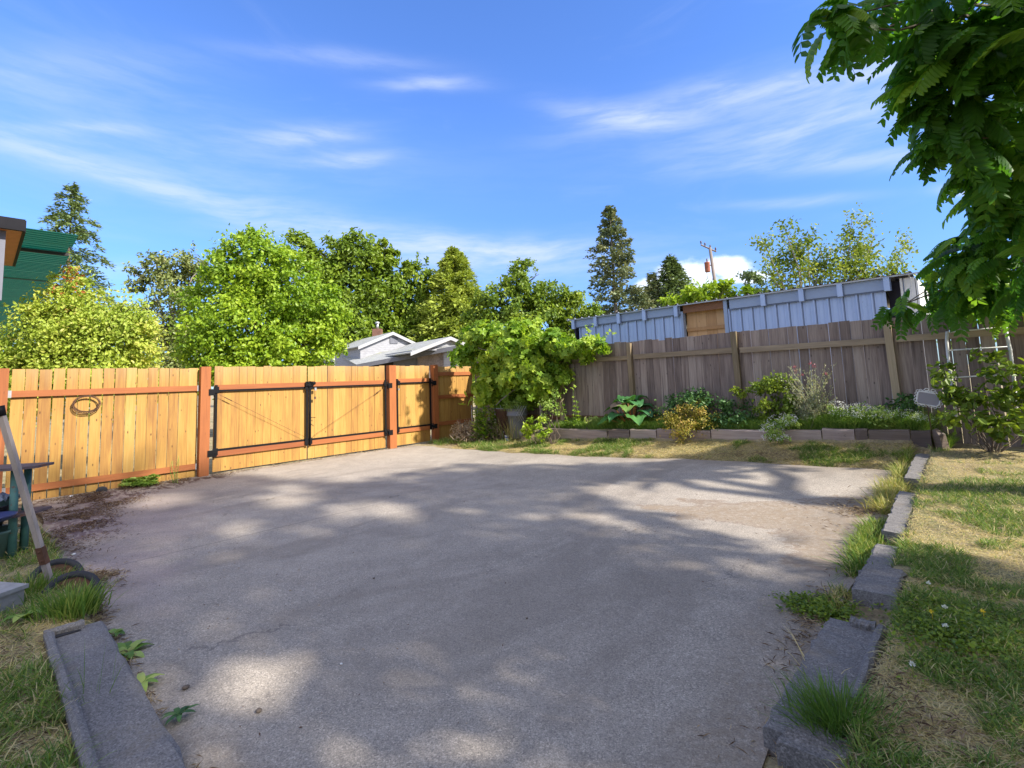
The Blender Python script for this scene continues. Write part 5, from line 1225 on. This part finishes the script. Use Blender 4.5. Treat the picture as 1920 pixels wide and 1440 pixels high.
# ------------------------------------------------------------------ brush pile, bins, odds and ends in the corner
bc = gp(px_ground(915, 826)); mb = MB(); bo = thing('brush_pile', 'heap of dead grey brown cuttings in front of the tall weeds', 'brush pile', bc)
for (x, y, rx, ry, n) in [(870,808,20,16,900),(905,805,26,18,1500),(938,812,24,16,1300),(895,824,16,18,700),(925,798,24,10,900),(900,818,30,12,1200)]:
    c = at(x, y, 11.9); k = c[1]/F; P = c + rng.normal(size=(n,3))*np.array([rx*k*.5, rx*k*.5, ry*k*.45]); P[:,2] = np.maximum(P[:,2], .01)
    mb.inst(T_needle[0]*np.array([1,1.3,1]), T_needle[1], P, frame(rng.normal(size=(n,3))), .10*(.4+rng.random(n)), np.clip(rng.random()*.3+rng.random(n)*.8,0,1))
mb.build('dead_stems', 'lf_dead', bo)
mb = MB()
for _ in range(40): 
    c = at(random.uniform(865,950), random.uniform(795,828), 11.85); d = rng.normal(size=3)*.16; mb.tube([c-d, c+rng.normal(size=3)*.03, c+d], .005, 4)
mb.build('twigs', 'bark', bo)
def binprof(r0, r1, h): return [(0,0),(r0,0),(r0+(r1-r0)*.5,h*.5),(r0+(r1-r0)*.5+.006,h*.52),(r0+(r1-r0)*.78,h*.74),(r1+.012,h*.755),(r1+.014,h*.80),(r1+.002,h*.81),(r1+.01,h*.985),(r1+.03,h),(r1+.022,h*1.01),(r1-.01,h*.98),(r1-.02,h*.9),(0,h*.88)]
bc = gp(px_ground(971, 822)); bc[2] -= .01
gb = thing('grey_bin', 'tall grey plastic bin overflowing with straggly weeds beside the vine', 'bin', bc)
MB().lathe(binprof(.165,.225,.66), bc, 28).build('bin_body', 'bin_plastic', gb)
mb = MB(); blades(mb, bc+np.concatenate([rng.normal(0,.11,(520,2)), np.full((520,1),.62)],1), .20*(.4+rng.random(520)), .007, .95, .25+.7*rng.random(520), out=bc)
foliage(mb, [(bc[0]-.1,bc[1],bc[2]+.72,.22,.2,.09),(bc[0]+.1,bc[1],bc[2]+.76,.18,.2,.12)], 500, .045, T_quad, .4, .3); mb.build('weeds', 'lf_weed', gb)
bb_ = bc + np.array([-.30,.22,.0]); tag(MB().lathe([(0,0),(.13,0),(.20,.62),(.22,.63),(.22,.66),(.19,.66),(0,.60)], bb_, 24).build('brown_tub', 'brown_plastic', None, bb_), 'dark brown tub half hidden behind the grey bin', 'tub')
tc_ = gp(px_ground(951, 828)); tb_ = thing('small_tub', 'small white tub with a blue label lying before the brush pile', 'tub', tc_)
MB().lathe([(0,0),(.045,0),(.052,.12),(.056,.125),(.05,.135),(0,.137)], tc_, 16).build('tub_body', 'white_plastic', tb_)
b = MB()
for z0, z1 in ((.075,.105),(.015,.045)):
    A_ = np.linspace(-2.4,-.6,10); V = [tc_+[ (.0475+.0583*z)*math.cos(a)*1.01, (.0475+.0583*z)*math.sin(a)*1.01, z] for z in (z0,z1) for a in A_]; b.raw(V, [[k,k+1,11+k,10+k] for k in range(9)], (.5,.5,.5), True)
b.build('label', 'label_blue', tb_)
# lattice and stakes behind the weeds
b = MB()
for k in range(4):
    b.tube([W(2.25+.07*k,.75,.5), W(2.25+.07*k-.25,.75,.85)], .004, 4); b.tube([W(2.05+.07*k,.74,.5), W(2.05+.07*k+.25,.74,.85)], .004, 4)
tag(b.build('lattice_panel', 'galv', None, W(2.3,.75,.3)), 'little diamond lattice panel behind the grey bin', 'lattice')
b = MB()
for k in range(6): b.tube([W(.75+.20*k,.75,.05), W(.70+.20*k,.72,.85)], .012, 5)
for z in (.25,.78): b.tube([W(.7,.74,z), W(1.8,.74,z)], .008, 5)
tag(b.build('wire_rack', 'galv', None, W(1.2,.75,0)), 'pale metal rack of upright bars behind the tall weeds', 'rack')
b = MB(); P = onq(1056, 800, .35); b.tube([P-[0,0,.1], P+[0,0,.30]], .055, 8); b.tube([P+[0,0,.30], P+[-.03,0,.52], P+[.04,0,.60]], [.03,.02,.01], 6); tag(b.build('tree_stump', 'tan_post', None, P), 'short tan stake with a twisted top by the left end of the bed', 'stake')
P = onp(190, 916, .14); P[2] = G(*PQ(P))+.01; b = MB(); b.lathe([(0,0),(.05,0),(.065,.09),(.07,.095),(.06,.09),(0,.02)], P, 12, ax=(.5,-.5,.7)); tag(b.build('black_pot', 'black_plastic', None, P), 'small black plastic pot tipped over against the golden fence', 'pot')
def rock(name, x, y, r, mat, lb, cat='pebble'):
    P = px_ground(x, y); b = MB(); d = rng.normal(size=3); b.lathe([(0,-.5*r),(.7*r,-.3*r),(r,.1*r),(.6*r,.5*r),(0,.6*r)], P+[0,0,r*.4], 7, ax=(random.gauss(0,.2),random.gauss(0,.2),1)); tag(b.build(name, mat, None, P), lb, cat)
rock('pebble', 133, 932, .025, 'pebble', 'white pebble at the foot of the golden fence')
rock('pebble', 138, 1041, .018, 'pebble', 'white pebble on the concrete near the cart wheels')
rock('clod', 348, 1292, .018, 'bark', 'small dark clod on the concrete, lower left', 'clod')
rock('clod', 485, 1335, .014, 'bark', 'dark dropping on the concrete near the bottom edge', 'clod')
rock('clod', 701, 1085, .009, 'bark', 'tiny dark seed pod in the middle of the concrete', 'clod')
rock('clod', 988, 1160, .007, 'bark', 'tiny dark speck of bark right of the centre of the concrete', 'clod')
rock('pebble', 640, 1246, .008, 'pebble', 'tiny white chip in the shaded concrete')
def twig(x0,y0,x1,y1,r,lb):
    A_, B_ = px_ground(x0,y0)+[0,0,.006], px_ground(x1,y1)+[0,0,.006]; b = MB(); b.tube([A_, (A_+B_)/2+rng.normal(size=3)*.01, B_], [r,r*.8,r*.4], 5); tag(b.build('twig', 'grey_bark', None, A_), lb, 'twig')
twig(730,933,748,930,.006,'pale twig lying on the sunlit concrete beyond the middle')
twig(500,938,516,934,.006,'thin curved twig on the concrete near the gate')
twig(1615,1165,1632,1162,.006,'short pale stick lying in the right trough slab')
twig(1490,950,1525,942,.004,'dry stalk on the silt patch at the right of the pad')
b = MB(); P = at(1670, 955, 1); P = gp(px_ground(1660, 965)); mb = MB(); blades(mb, P+np.concatenate([rng.normal(0,.10,(700,2)), np.zeros((700,1))],1), .09, .005, 2.2, .75+.25*rng.random(700)); tag(mb.build('dead_grass_clump', 'lf_grass', None, P), 'flattened dead brown grass clump where the joint grass begins to lean', 'grass clump')

# ------------------------------------------------------------------ white trellis and picture frame
def tq(x, y, q): return onq(x, y, q)
wt = thing('white_trellis', 'white painted metal bed end used as a trellis against the grey fence', 'trellis', gp(W(9.9,.35,0)))
for pts in ([(1776,622),(1775,640),(1777,662),(1783,705),(1790,760),(1797,800)], [(1885,612),(1888,630),(1894,655),(1900,700),(1905,760),(1910,810)]):
    P = np.array([tq(x, y, .30+.02*k) for k, (x,y) in enumerate(pts)]); b = MB(); b.tube(P, .018, 8); b.build('upright', 'white_paint', wt)
for (a_, c_) in (((1776,623),(1886,613)),((1779,657),(1894,650)),((1784,708),(1901,702)),((1790,752),(1906,748))):
    b = MB(); b.tube([tq(*a_,.31), tq(*c_,.31)], .010, 6); b.build('rung', 'white_paint', wt)
cx = onq(1741, 748, .62); fr = thing('picture_frame', 'small ornate white scroll frame with clouded glass hanging among stems', 'frame', cx)
ex_ = np.array([AV[0], AV[1], -.22]); ex_ /= np.linalg.norm(ex_); ez_ = np.array([.05,-.1,1.]); ez_ -= ex_*(ez_@ex_); ez_ /= np.linalg.norm(ez_); ny_ = np.cross(ex_, ez_)
hw, hh = .115, .082
def oct_(s): return [np.array(cx)+ex_*u*hw*s+ez_*v*hh*s for u, v in ((-1,-.6),(-1,.75),(-.85,1),(.55,1),(1,.3),(1,-.6),(.75,-1),(-.8,-1))]
b = MB(); b.tube(np.array(oct_(1)), .010, 6, closed=True)
rimp = np.array(oct_(1.12)); 
for k in range(8):
    A_, B_ = rimp[k], rimp[(k+1)%8]; m = max(1, int(np.linalg.norm(B_-A_)/.035))
    for j in range(m):
        c = A_+(B_-A_)*(j+.5)/m; r_ = .016; b.tube([c+ex_*r_*math.cos(t)+ez_*r_*math.sin(t) for t in np.linspace(0,2*math.pi,9)[:-1]], .0045, 4, closed=True)
for s in (-1,1): b.tube([cx+ez_*hh*1.1+ex_*s*r*math.cos(t)+ex_*(s*.03)+ez_*(r*math.sin(t)+.02) for t, r in [(u, .026-.0025*u) for u in np.linspace(0,6,14)]], .005, 5)
b.build('ornate_rim', 'white_paint', fr)
b = MB(); o8 = oct_(.97); b.raw(np.array(o8+[p_+ny_*.004 for p_ in o8]), [[0,1,2,3,4,5,6,7]], (.5,.5,.5)); b.f.append(np.array([[15,14,13,12,11,10,9,8]])); b.mi.append(0); b.sm.append(False); b.build('glass', 'old_glass', fr)
b = MB(); b.tube([cx-ez_*hh*1.1+ny_*.02, gp(cx)-[0,0,.05]], .006, 5); b.build('stake', 'rust_wire', fr)

# ------------------------------------------------------------------ things on the left: table, trays, hand cart, block
tt = at(79, 871, 4.55); zt = float(tt[2]); tbx = tt[0]; o = thing('garden_table', 'old metal shelf table with rusty top and teal legs at the left edge', 'table', [tbx-.6, 4.5, 0])
dx = np.array([1.,.10,0]); dy = np.array([-.10,1.,0])
def shelf(z, x0, x1, y0, y1, nm='table_top', mat='rusty_top', t=.022, cut=.10):
    b = MB(); O = np.array([tbx, 4.55, z]); pts = [(x0,y0),(x1-cut,y0),(x1,y0+(y1-y0)*.35),(x1-.02,y1),(x0,y1)]
    V = [O+dx*u+dy*v+np.array([0,0,zz]) for zz in (-t,0) for u,v in pts]; b.raw(V, [[5,6,7,8,9]]); b.f.append(np.array([[4,3,2,1,0]])); b.mi.append(0); b.sm.append(False)
    b.raw(V, [[k,(k+1)%5,5+(k+1)%5,5+k] for k in range(5)]); b.build(nm, mat, o)
shelf(zt, -1.6, 0, -.16, .16); zs = float(at(72,958,4.55)[2]); shelf(zs, -1.6, -.03, -.16, .20, 'lower_shelf')
for x, y, tilt in ((-.17,-.06,.03),(-.19,.10,0),(-1.4,-.1,0),(-1.4,.1,0)):
    O = np.array([tbx,4.55,0]); b = MB(); b.tube([O+dx*(x+tilt*.5)+dy*y, O+dx*x+dy*y+[0,0,zt-.022]], [.032,.028], 10); b.build('leg', 'teal_paint', o)
O = np.array([tbx,4.55,0])
c = O+dx*-.42+dy*-.02+[0,0,zs]; tr = thing('seed_tray', 'shallow teal green tray standing on the lower shelf, holding crumpled bags', 'tray', c)
MB().lathe([(0,0),(.20,0),(.27,.11),(.285,.12),(.27,.115),(.20,.02),(0,.02)], c, 24, sq=.6).build('tray_body', 'green_plastic', tr)
b = MB(); n_ = 14
V = []; 
for i in range(n_):
    for j in range(n_): V.append(c + [(-.5+i/(n_-1))*.40, (-.5+j/(n_-1))*.24, .10+.055*rng.random()+.05*math.exp(-((i-7)**2+(j-7)**2)/18)])
b.raw(V, [[i*n_+j,(i+1)*n_+j,(i+1)*n_+j+1,i*n_+j+1] for i in range(n_-1) for j in range(n_-1)]); tag(b.build('plastic_bags', 'blue_bag', None, c), 'crumpled blue grey plastic bags heaped in the teal tray', 'bags')
c = O+dx*-.60+dy*-.22+[0,0,.0]; 
c2 = at(-30, 972, 4.2); tag(MB().lathe([(0,-.03),(.16,-.03),(.19,.0),(.2,.01),(.18,.005),(0,-.01)], c2, 20).build('blue_dish', 'blue_plastic', None, c2), 'edge of a dark blue plastic dish below the teal tray', 'dish')
MBs = MB(); MBs.tube([c2-[0,0,.03], [c2[0],c2[1],.0]], .02, 6); MBs.build('stand', 'rusty_top', bpy.data.objects['blue_dish'])
c = gp(at(-26, 1045, 4.45)); c[2] = .0; bk = MB(); bk.lathe([(0,.0),(.15,0),(.19,.26),(.205,.27),(.205,.29),(.18,.28),(0,.05)], c, 22); tag(bk.build('green_bucket', 'green_plastic', None, c), 'pale green bucket on the ground under the table', 'bucket')
c = np.array([*at(-26,985,4.5)[:2], .20]); bk = MB(); bk.lathe([(0,.10),(.10,.10),(.15,.27),(.16,.28),(.0,.27)], c, 18); tag(bk.build('dark_pot', 'black_plastic', None, c), 'black flower pot set inside the green bucket', 'pot')
c = at(0, 1140, 3.35); c[2] = 0.02; b = MB(); R_ = px_ground(-20, 1180); ce = np.array([-3.47,3.38,.0]); b.bbox(-.20,.17,-.10,.10,0,.165, ce, [.97,-.22,0], [.22,.97,0]); b.bbox(-.19,.185,-.11,.115,.165,.19, ce, [.97,-.22,0], [.22,.97,0]); tag(b.build('stone_block', 'stone_block', None, ce), 'weathered grey block with flat cap at the left edge, in the grass', 'block')
# hand cart: wooden handle and two rubber wheels
hb_ = px_ground(100, 1092); ht = at(1, 772, 3.55); hf = at(94, 1090, 3.82); hc = thing('hand_cart', 'old hand cart with long grey wooden handle and two small rubber wheels in the grass', 'hand cart', [hf[0], hf[1], 0])
d = ht-hf; L_ = np.linalg.norm(d); d /= L_; sx = np.cross(d, [0,1,0]); sx /= np.linalg.norm(sx); sy = np.cross(sx, d)
b = MB(); b.bbox(-.0, L_, -.020, .020, -.014, .014, hf, d, sx); b.build('handle', 'handle_wood', hc)
b = MB(); b.tube([ht-d*.03, ht+d*.04], [.026,.030], 10); b.build('grip', 'black_steel', hc)
b = MB(); b.bbox(.14, .27, -.024, .024, -.018, .018, hf, d, sx); 
for t in (.17,.24): b.tube([hf+d*t-sy*.03, hf+d*t+sy*.03], .008, 6)
b.build('iron_bracket', 'rust', hc)
wcs = []
for (x, y, Yw) in ((104,1082,4.02),(133,1109,3.72)):
    c = at(x, y+6, Yw); c[2] = .015; wcs.append(c)
    ax = np.array([.45, -.50, .74]); ax = ax/np.linalg.norm(ax); ref = np.cross(ax,[0,0,1]); ref /= np.linalg.norm(ref); w2_ = np.cross(ax, ref)
    ang = np.linspace(0, 2*math.pi, 36, endpoint=False); b = MB(); b.tube([c+.142*(ref*math.cos(t)+w2_*math.sin(t)) for t in ang], .028, 10, closed=True); wo = b.build('wheel', 'rubber', hc)
    b = MB(); b.lathe([(.116,-.014),(.118,.010),(.09,-.004),(.05,-.004),(.022,.03),(.0,.03)], c, 28, ax=ax); b.lathe([(.116,-.014),(.05,-.01),(.0,-.03)], c, 28, ax=ax); b.build('rim', 'rust', wo)
b = MB(); b.tube([wcs[0], wcs[1]], .010, 6); b.tube([(wcs[0]+wcs[1])/2, hf], .012, 6); b.build('axle', 'rust', hc)

# ------------------------------------------------------------------ big tree with feather leaves on the right, and the shade trees right of the view
def frond(pairs=10, L_=1.0, leaf=.20, curve=.9, droop=.5):
    V, Fc, nb = [], [], 0
    X = lambda t: np.array([L_*(t-.22*curve*t**2), 0, .10*t-L_*curve*.62*t**2.0])
    T = np.linspace(0,1,7)
    for t in T: V += [X(t)+[0,.004,0], X(t)-[0,.004,0]]
    Fq = [[2*k,2*k+2,2*k+3,2*k+1] for k in range(6)]; nb = len(V)
    for k in range(pairs):
        t = .14+.84*k/(pairs-1); c = X(t); d = X(min(1,t+.02))-X(t-.02); d /= np.linalg.norm(d)
        for sg in (-1,1):
            l = leaf*(.75+.5*math.sin(math.pi*min(1,t*.9+.15)))*random.uniform(.88,1.1); dr = np.array([0,sg*.75,0])+d*.40+np.array([0,0,-droop]); dr /= np.linalg.norm(dr)
            sd_ = np.cross(dr, np.cross(d, dr)); sd_ = d - dr*(d@dr); sd_ /= np.linalg.norm(sd_); nn = np.cross(dr, sd_)
            w = l*.25
            V += [c, c+dr*l*.35+sd_*w+nn*w*.25, c+dr*l*.8+sd_*w*.6+nn*w*.1, c+dr*l+nn*-.01, c+dr*l*.8-sd_*w*.6+nn*w*.1, c+dr*l*.35-sd_*w+nn*w*.25]
            Fq += [[nb,nb+1,nb+2,nb+3],[nb,nb+3,nb+4,nb+5]]; nb += 6
    return np.array(V), np.array(Fq)
FR = [frond(8,1,.27,.8,.55), frond(9,1,.25,1.1,.5), frond(10,1,.24,.6,.7), frond(7,1,.29,1.25,.4)]
def fronds(mb, bases, az, L_, rnd, pitch=.1):
    n = len(bases)
    if n == 0: return
    k = rng.integers(0, len(FR), n)
    for j in range(len(FR)):
        m = k == j; c = m.sum()
        if not c: continue
        a = az[m]; pt_ = rng.normal(pitch, .35, c); x = np.stack([np.cos(a)*np.cos(pt_), np.sin(a)*np.cos(pt_), np.sin(pt_)],1)
        up = np.stack([-np.cos(a)*np.sin(pt_), -np.sin(a)*np.sin(pt_), np.cos(pt_)],1) + rng.normal(size=(c,3))*.28
        mb.inst(*FR[j], bases[m], frame(up, along=x), L_[m], rnd[m])
bt = W(11.9, 2.2, .35); big = thing('walnut_tree', 'large overhanging tree with long feathery leaves at the right side of the view', 'tree', bt)
tbm = MB(); crotch = bt+[-.05,.0,2.4]; tbm.tube([bt-[0,0,.2], bt+[.03,0,1.2], crotch], [.24,.19,.17], 12)
cb = MB()
cl = [ # px x, y, depth, number, spread
 (1565,50,4.3,8,.11),(1610,45,4.35,7,.11),(1540,58,4.25,3,.05),(1650,35,4.4,5,.10),
 (1785,60,4.6,22,.22),(1840,50,4.6,30,.28),(1920,60,4.7,30,.3),(1770,130,4.7,16,.15),(1745,145,4.6,9,.10),(1775,190,4.7,12,.12),
 (1850,150,4.9,30,.26),(1930,170,4.9,30,.3),(1800,220,4.9,18,.16),(1775,240,4.8,8,.10),(1880,250,5.0,28,.26),(1785,270,4.85,12,.10),(1830,300,5.0,8,.12),
 (1930,320,5.1,30,.26),(1870,340,5.1,12,.14),(1930,400,5.3,26,.22),(1890,395,5.2,9,.10),(1840,470,5.6,18,.18),(1900,460,5.5,26,.24),(1840,480,5.8,12,.15),
 (1800,495,6.0,8,.10),(1830,510,5.9,24,.22),(1825,530,6.1,18,.18),(1900,520,5.8,28,.26),(1790,570,6.3,10,.12),(1815,560,6.2,20,.2),(1850,560,6.1,20,.2),(1920,550,6,16,.25),
 (1700,580,6.4,6,.07),(1680,588,6.4,4,.05),(1990,120,4.9,26,.35),(1990,300,5.1,26,.35),(1990,460,5.5,22,.35),(1830,-30,4.6,24,.35),(1930,-30,4.7,24,.35),(1700,-10,4.5,14,.2)]
hubs = [at(1990,60,5.2), at(2000,300,5.5), at(1990,450,6.0)]
for h in hubs: limb(tbm, crotch, h, .10, .055, .04, 8, 7)
cc_ = np.array([at(1980,300,5.4)])[0]
for (x, y, Yc, n, sp) in cl:
    n = max(2, int(n*1.0))
    c = at(x, y-12, Yc); h = hubs[int(np.argmin([np.linalg.norm(c-q_) for q_ in hubs]))]
    limb(tbm, h, c, .028, .006, .05, 5, 6, sag=.06)
    bs_ = c + rng.normal(size=(n,3))*np.array([sp,sp,sp*.75])
    d0 = c[:2]-cc_[:2]; a0 = math.atan2(d0[1], d0[0]); az = a0+rng.normal(0,1.0,n)
    fronds(cb, bs_, az, (.50 if Yc < 5.45 else .38)*(.7+.55*rng.random(n)), np.clip(.05+.35*rng.random()+.55*rng.random(n)**2,0,1), -.25)
# rest of the crown, outside the picture and overhead to the right
n = 520; L2 = np.array([W(12.2,4.9,4.2), W(12.9,5.3,5.2), W(13.6,4.6,4.6)]); c = L2[rng.integers(0,3,n)] + rng.normal(size=(n,3))*np.array([.55,.55,.6])
p_, q_ = PQ(c); k = p_ > 10.6; c = c[k]; fronds(cb, c, rng.random(len(c))*6.28, .45*(.7+.5*rng.random(len(c))), rng.random(len(c))*.7)
tbm.build('trunk', 'bark', big); cb.build('crown', 'lf_ailan', big)

# shade trees: they stand right of and behind the view and throw the dappled shade over the concrete
TE = math.tan(R(SUN_EL)); CO, SO = math.cos(R(SUN_OFF)), math.sin(R(SUN_OFF))
BND = ([-1,0,1,2.5,3.9,5.2,5.9,7.2,8.4,8.9,9.6,10.5,12], [7.2,6.4,5.75,5.35,4.5,3.75,3.5,4.25,4.75,4.6,4.6,4.7,4.9])
DAP = [(4.79,5.95,.62,.38),(6.58,5.67,.42,.20),(6.38,5.06,.24,.16),(5.56,5.36,.22,.12),(7.96,5.4,.42,.20),(7.94,6.25,.34,.22),(7.22,8.0,.26,.20),(1.8,7.25,.55,.30),(3.12,6.25,.55,.24),
       (5.03,6.68,.3,.16),(7.44,5.93,.4,.14),(4.14,7.1,.3,.14),(7.2,4.75,.6,.13),(2.6,5.9,.5,.18),(8.6,5.15,.3,.12),(6.2,6.4,.3,.12),(9.9,5.9,.25,.2),(5.4,6.0,.28,.1)]
def shadeprob(p, q):
    b = np.interp(p, *BND) + (vnoise(p,q,1.9,71)-.5)*.55 + (vnoise(p,q,5.5,72)-.5)*.30
    s = sstep(q, b-.05, b+.12)
    for (a, c, rp, rq) in DAP:
        d = np.hypot((p-a)/rp/1.25, (q-c)/rq/1.25) + (vnoise(p,q,6,73)-.5)*.5; s = s*sstep(d, .80, 1.0)
    # fence is only lightly shaded
    s = s*np.where(p < .35, .0 + .85*((vnoise(p,q,2.6,75) > .66)), 1.0)
    return s
def shade_tree(label, tp, tq_, n, zr, seed, pr, qr, size=.13):
    base = W(tp, tq_, G(tp, tq_)); o = thing('shade_tree', label, 'tree', base, 'shade trees outside the picture'); t_, c_ = MB(), MB()
    top = base+[0,0,4.2]; t_.tube([base-[0,0,.1], base+[.04,.03,2], top], [.24,.19,.13], 10)
    pe = pr[0]+(pr[1]-pr[0])*rng.random(n); qe = qr[0]+(qr[1]-qr[0])*rng.random(n)
    k = rng.random(n) < shadeprob(pe, qe); pe, qe = pe[k], qe[k]; n = len(pe)
    zmin = np.maximum(zr[0], (10.75-pe)*TE/CO); z = zmin + (rng.random(n)**1.2)*zr[1]
    P = np.concatenate([CR + AV*(pe+CO*z/TE)[:,None] + BV*(qe-SO*z/TE)[:,None], z[:,None]],1)
    c_.inst(*T_oval, P, frame(rng.normal(size=(n,3))*.5+sunv*.5+[0,0,.3]), size*(.6+.7*rng.random(n)), .2+.6*rng.random(n))
    for _ in range(26):
        e = P[rng.integers(0, n)]; limb(t_, base+(top-base)*random.uniform(.5,1), e, .05, .012, .05, 5, 6)
    t_.build('trunk', 'bark', o); c_.build('crown', 'lf_shade', o)
shade_tree('broad shade tree standing right of the picture, its shadow on the near concrete', 14.0, 6.0, 13000, (1.9,2.2), 1, (-.6,10.4), (3.3,6.8), .15)
shade_tree('broad shade tree standing behind the viewer on the right, its shadow on the lawn', 14.2, 9.2, 14000, (1.9,2.2), 2, (-.6,10.6), (6.8,11.0), .15)
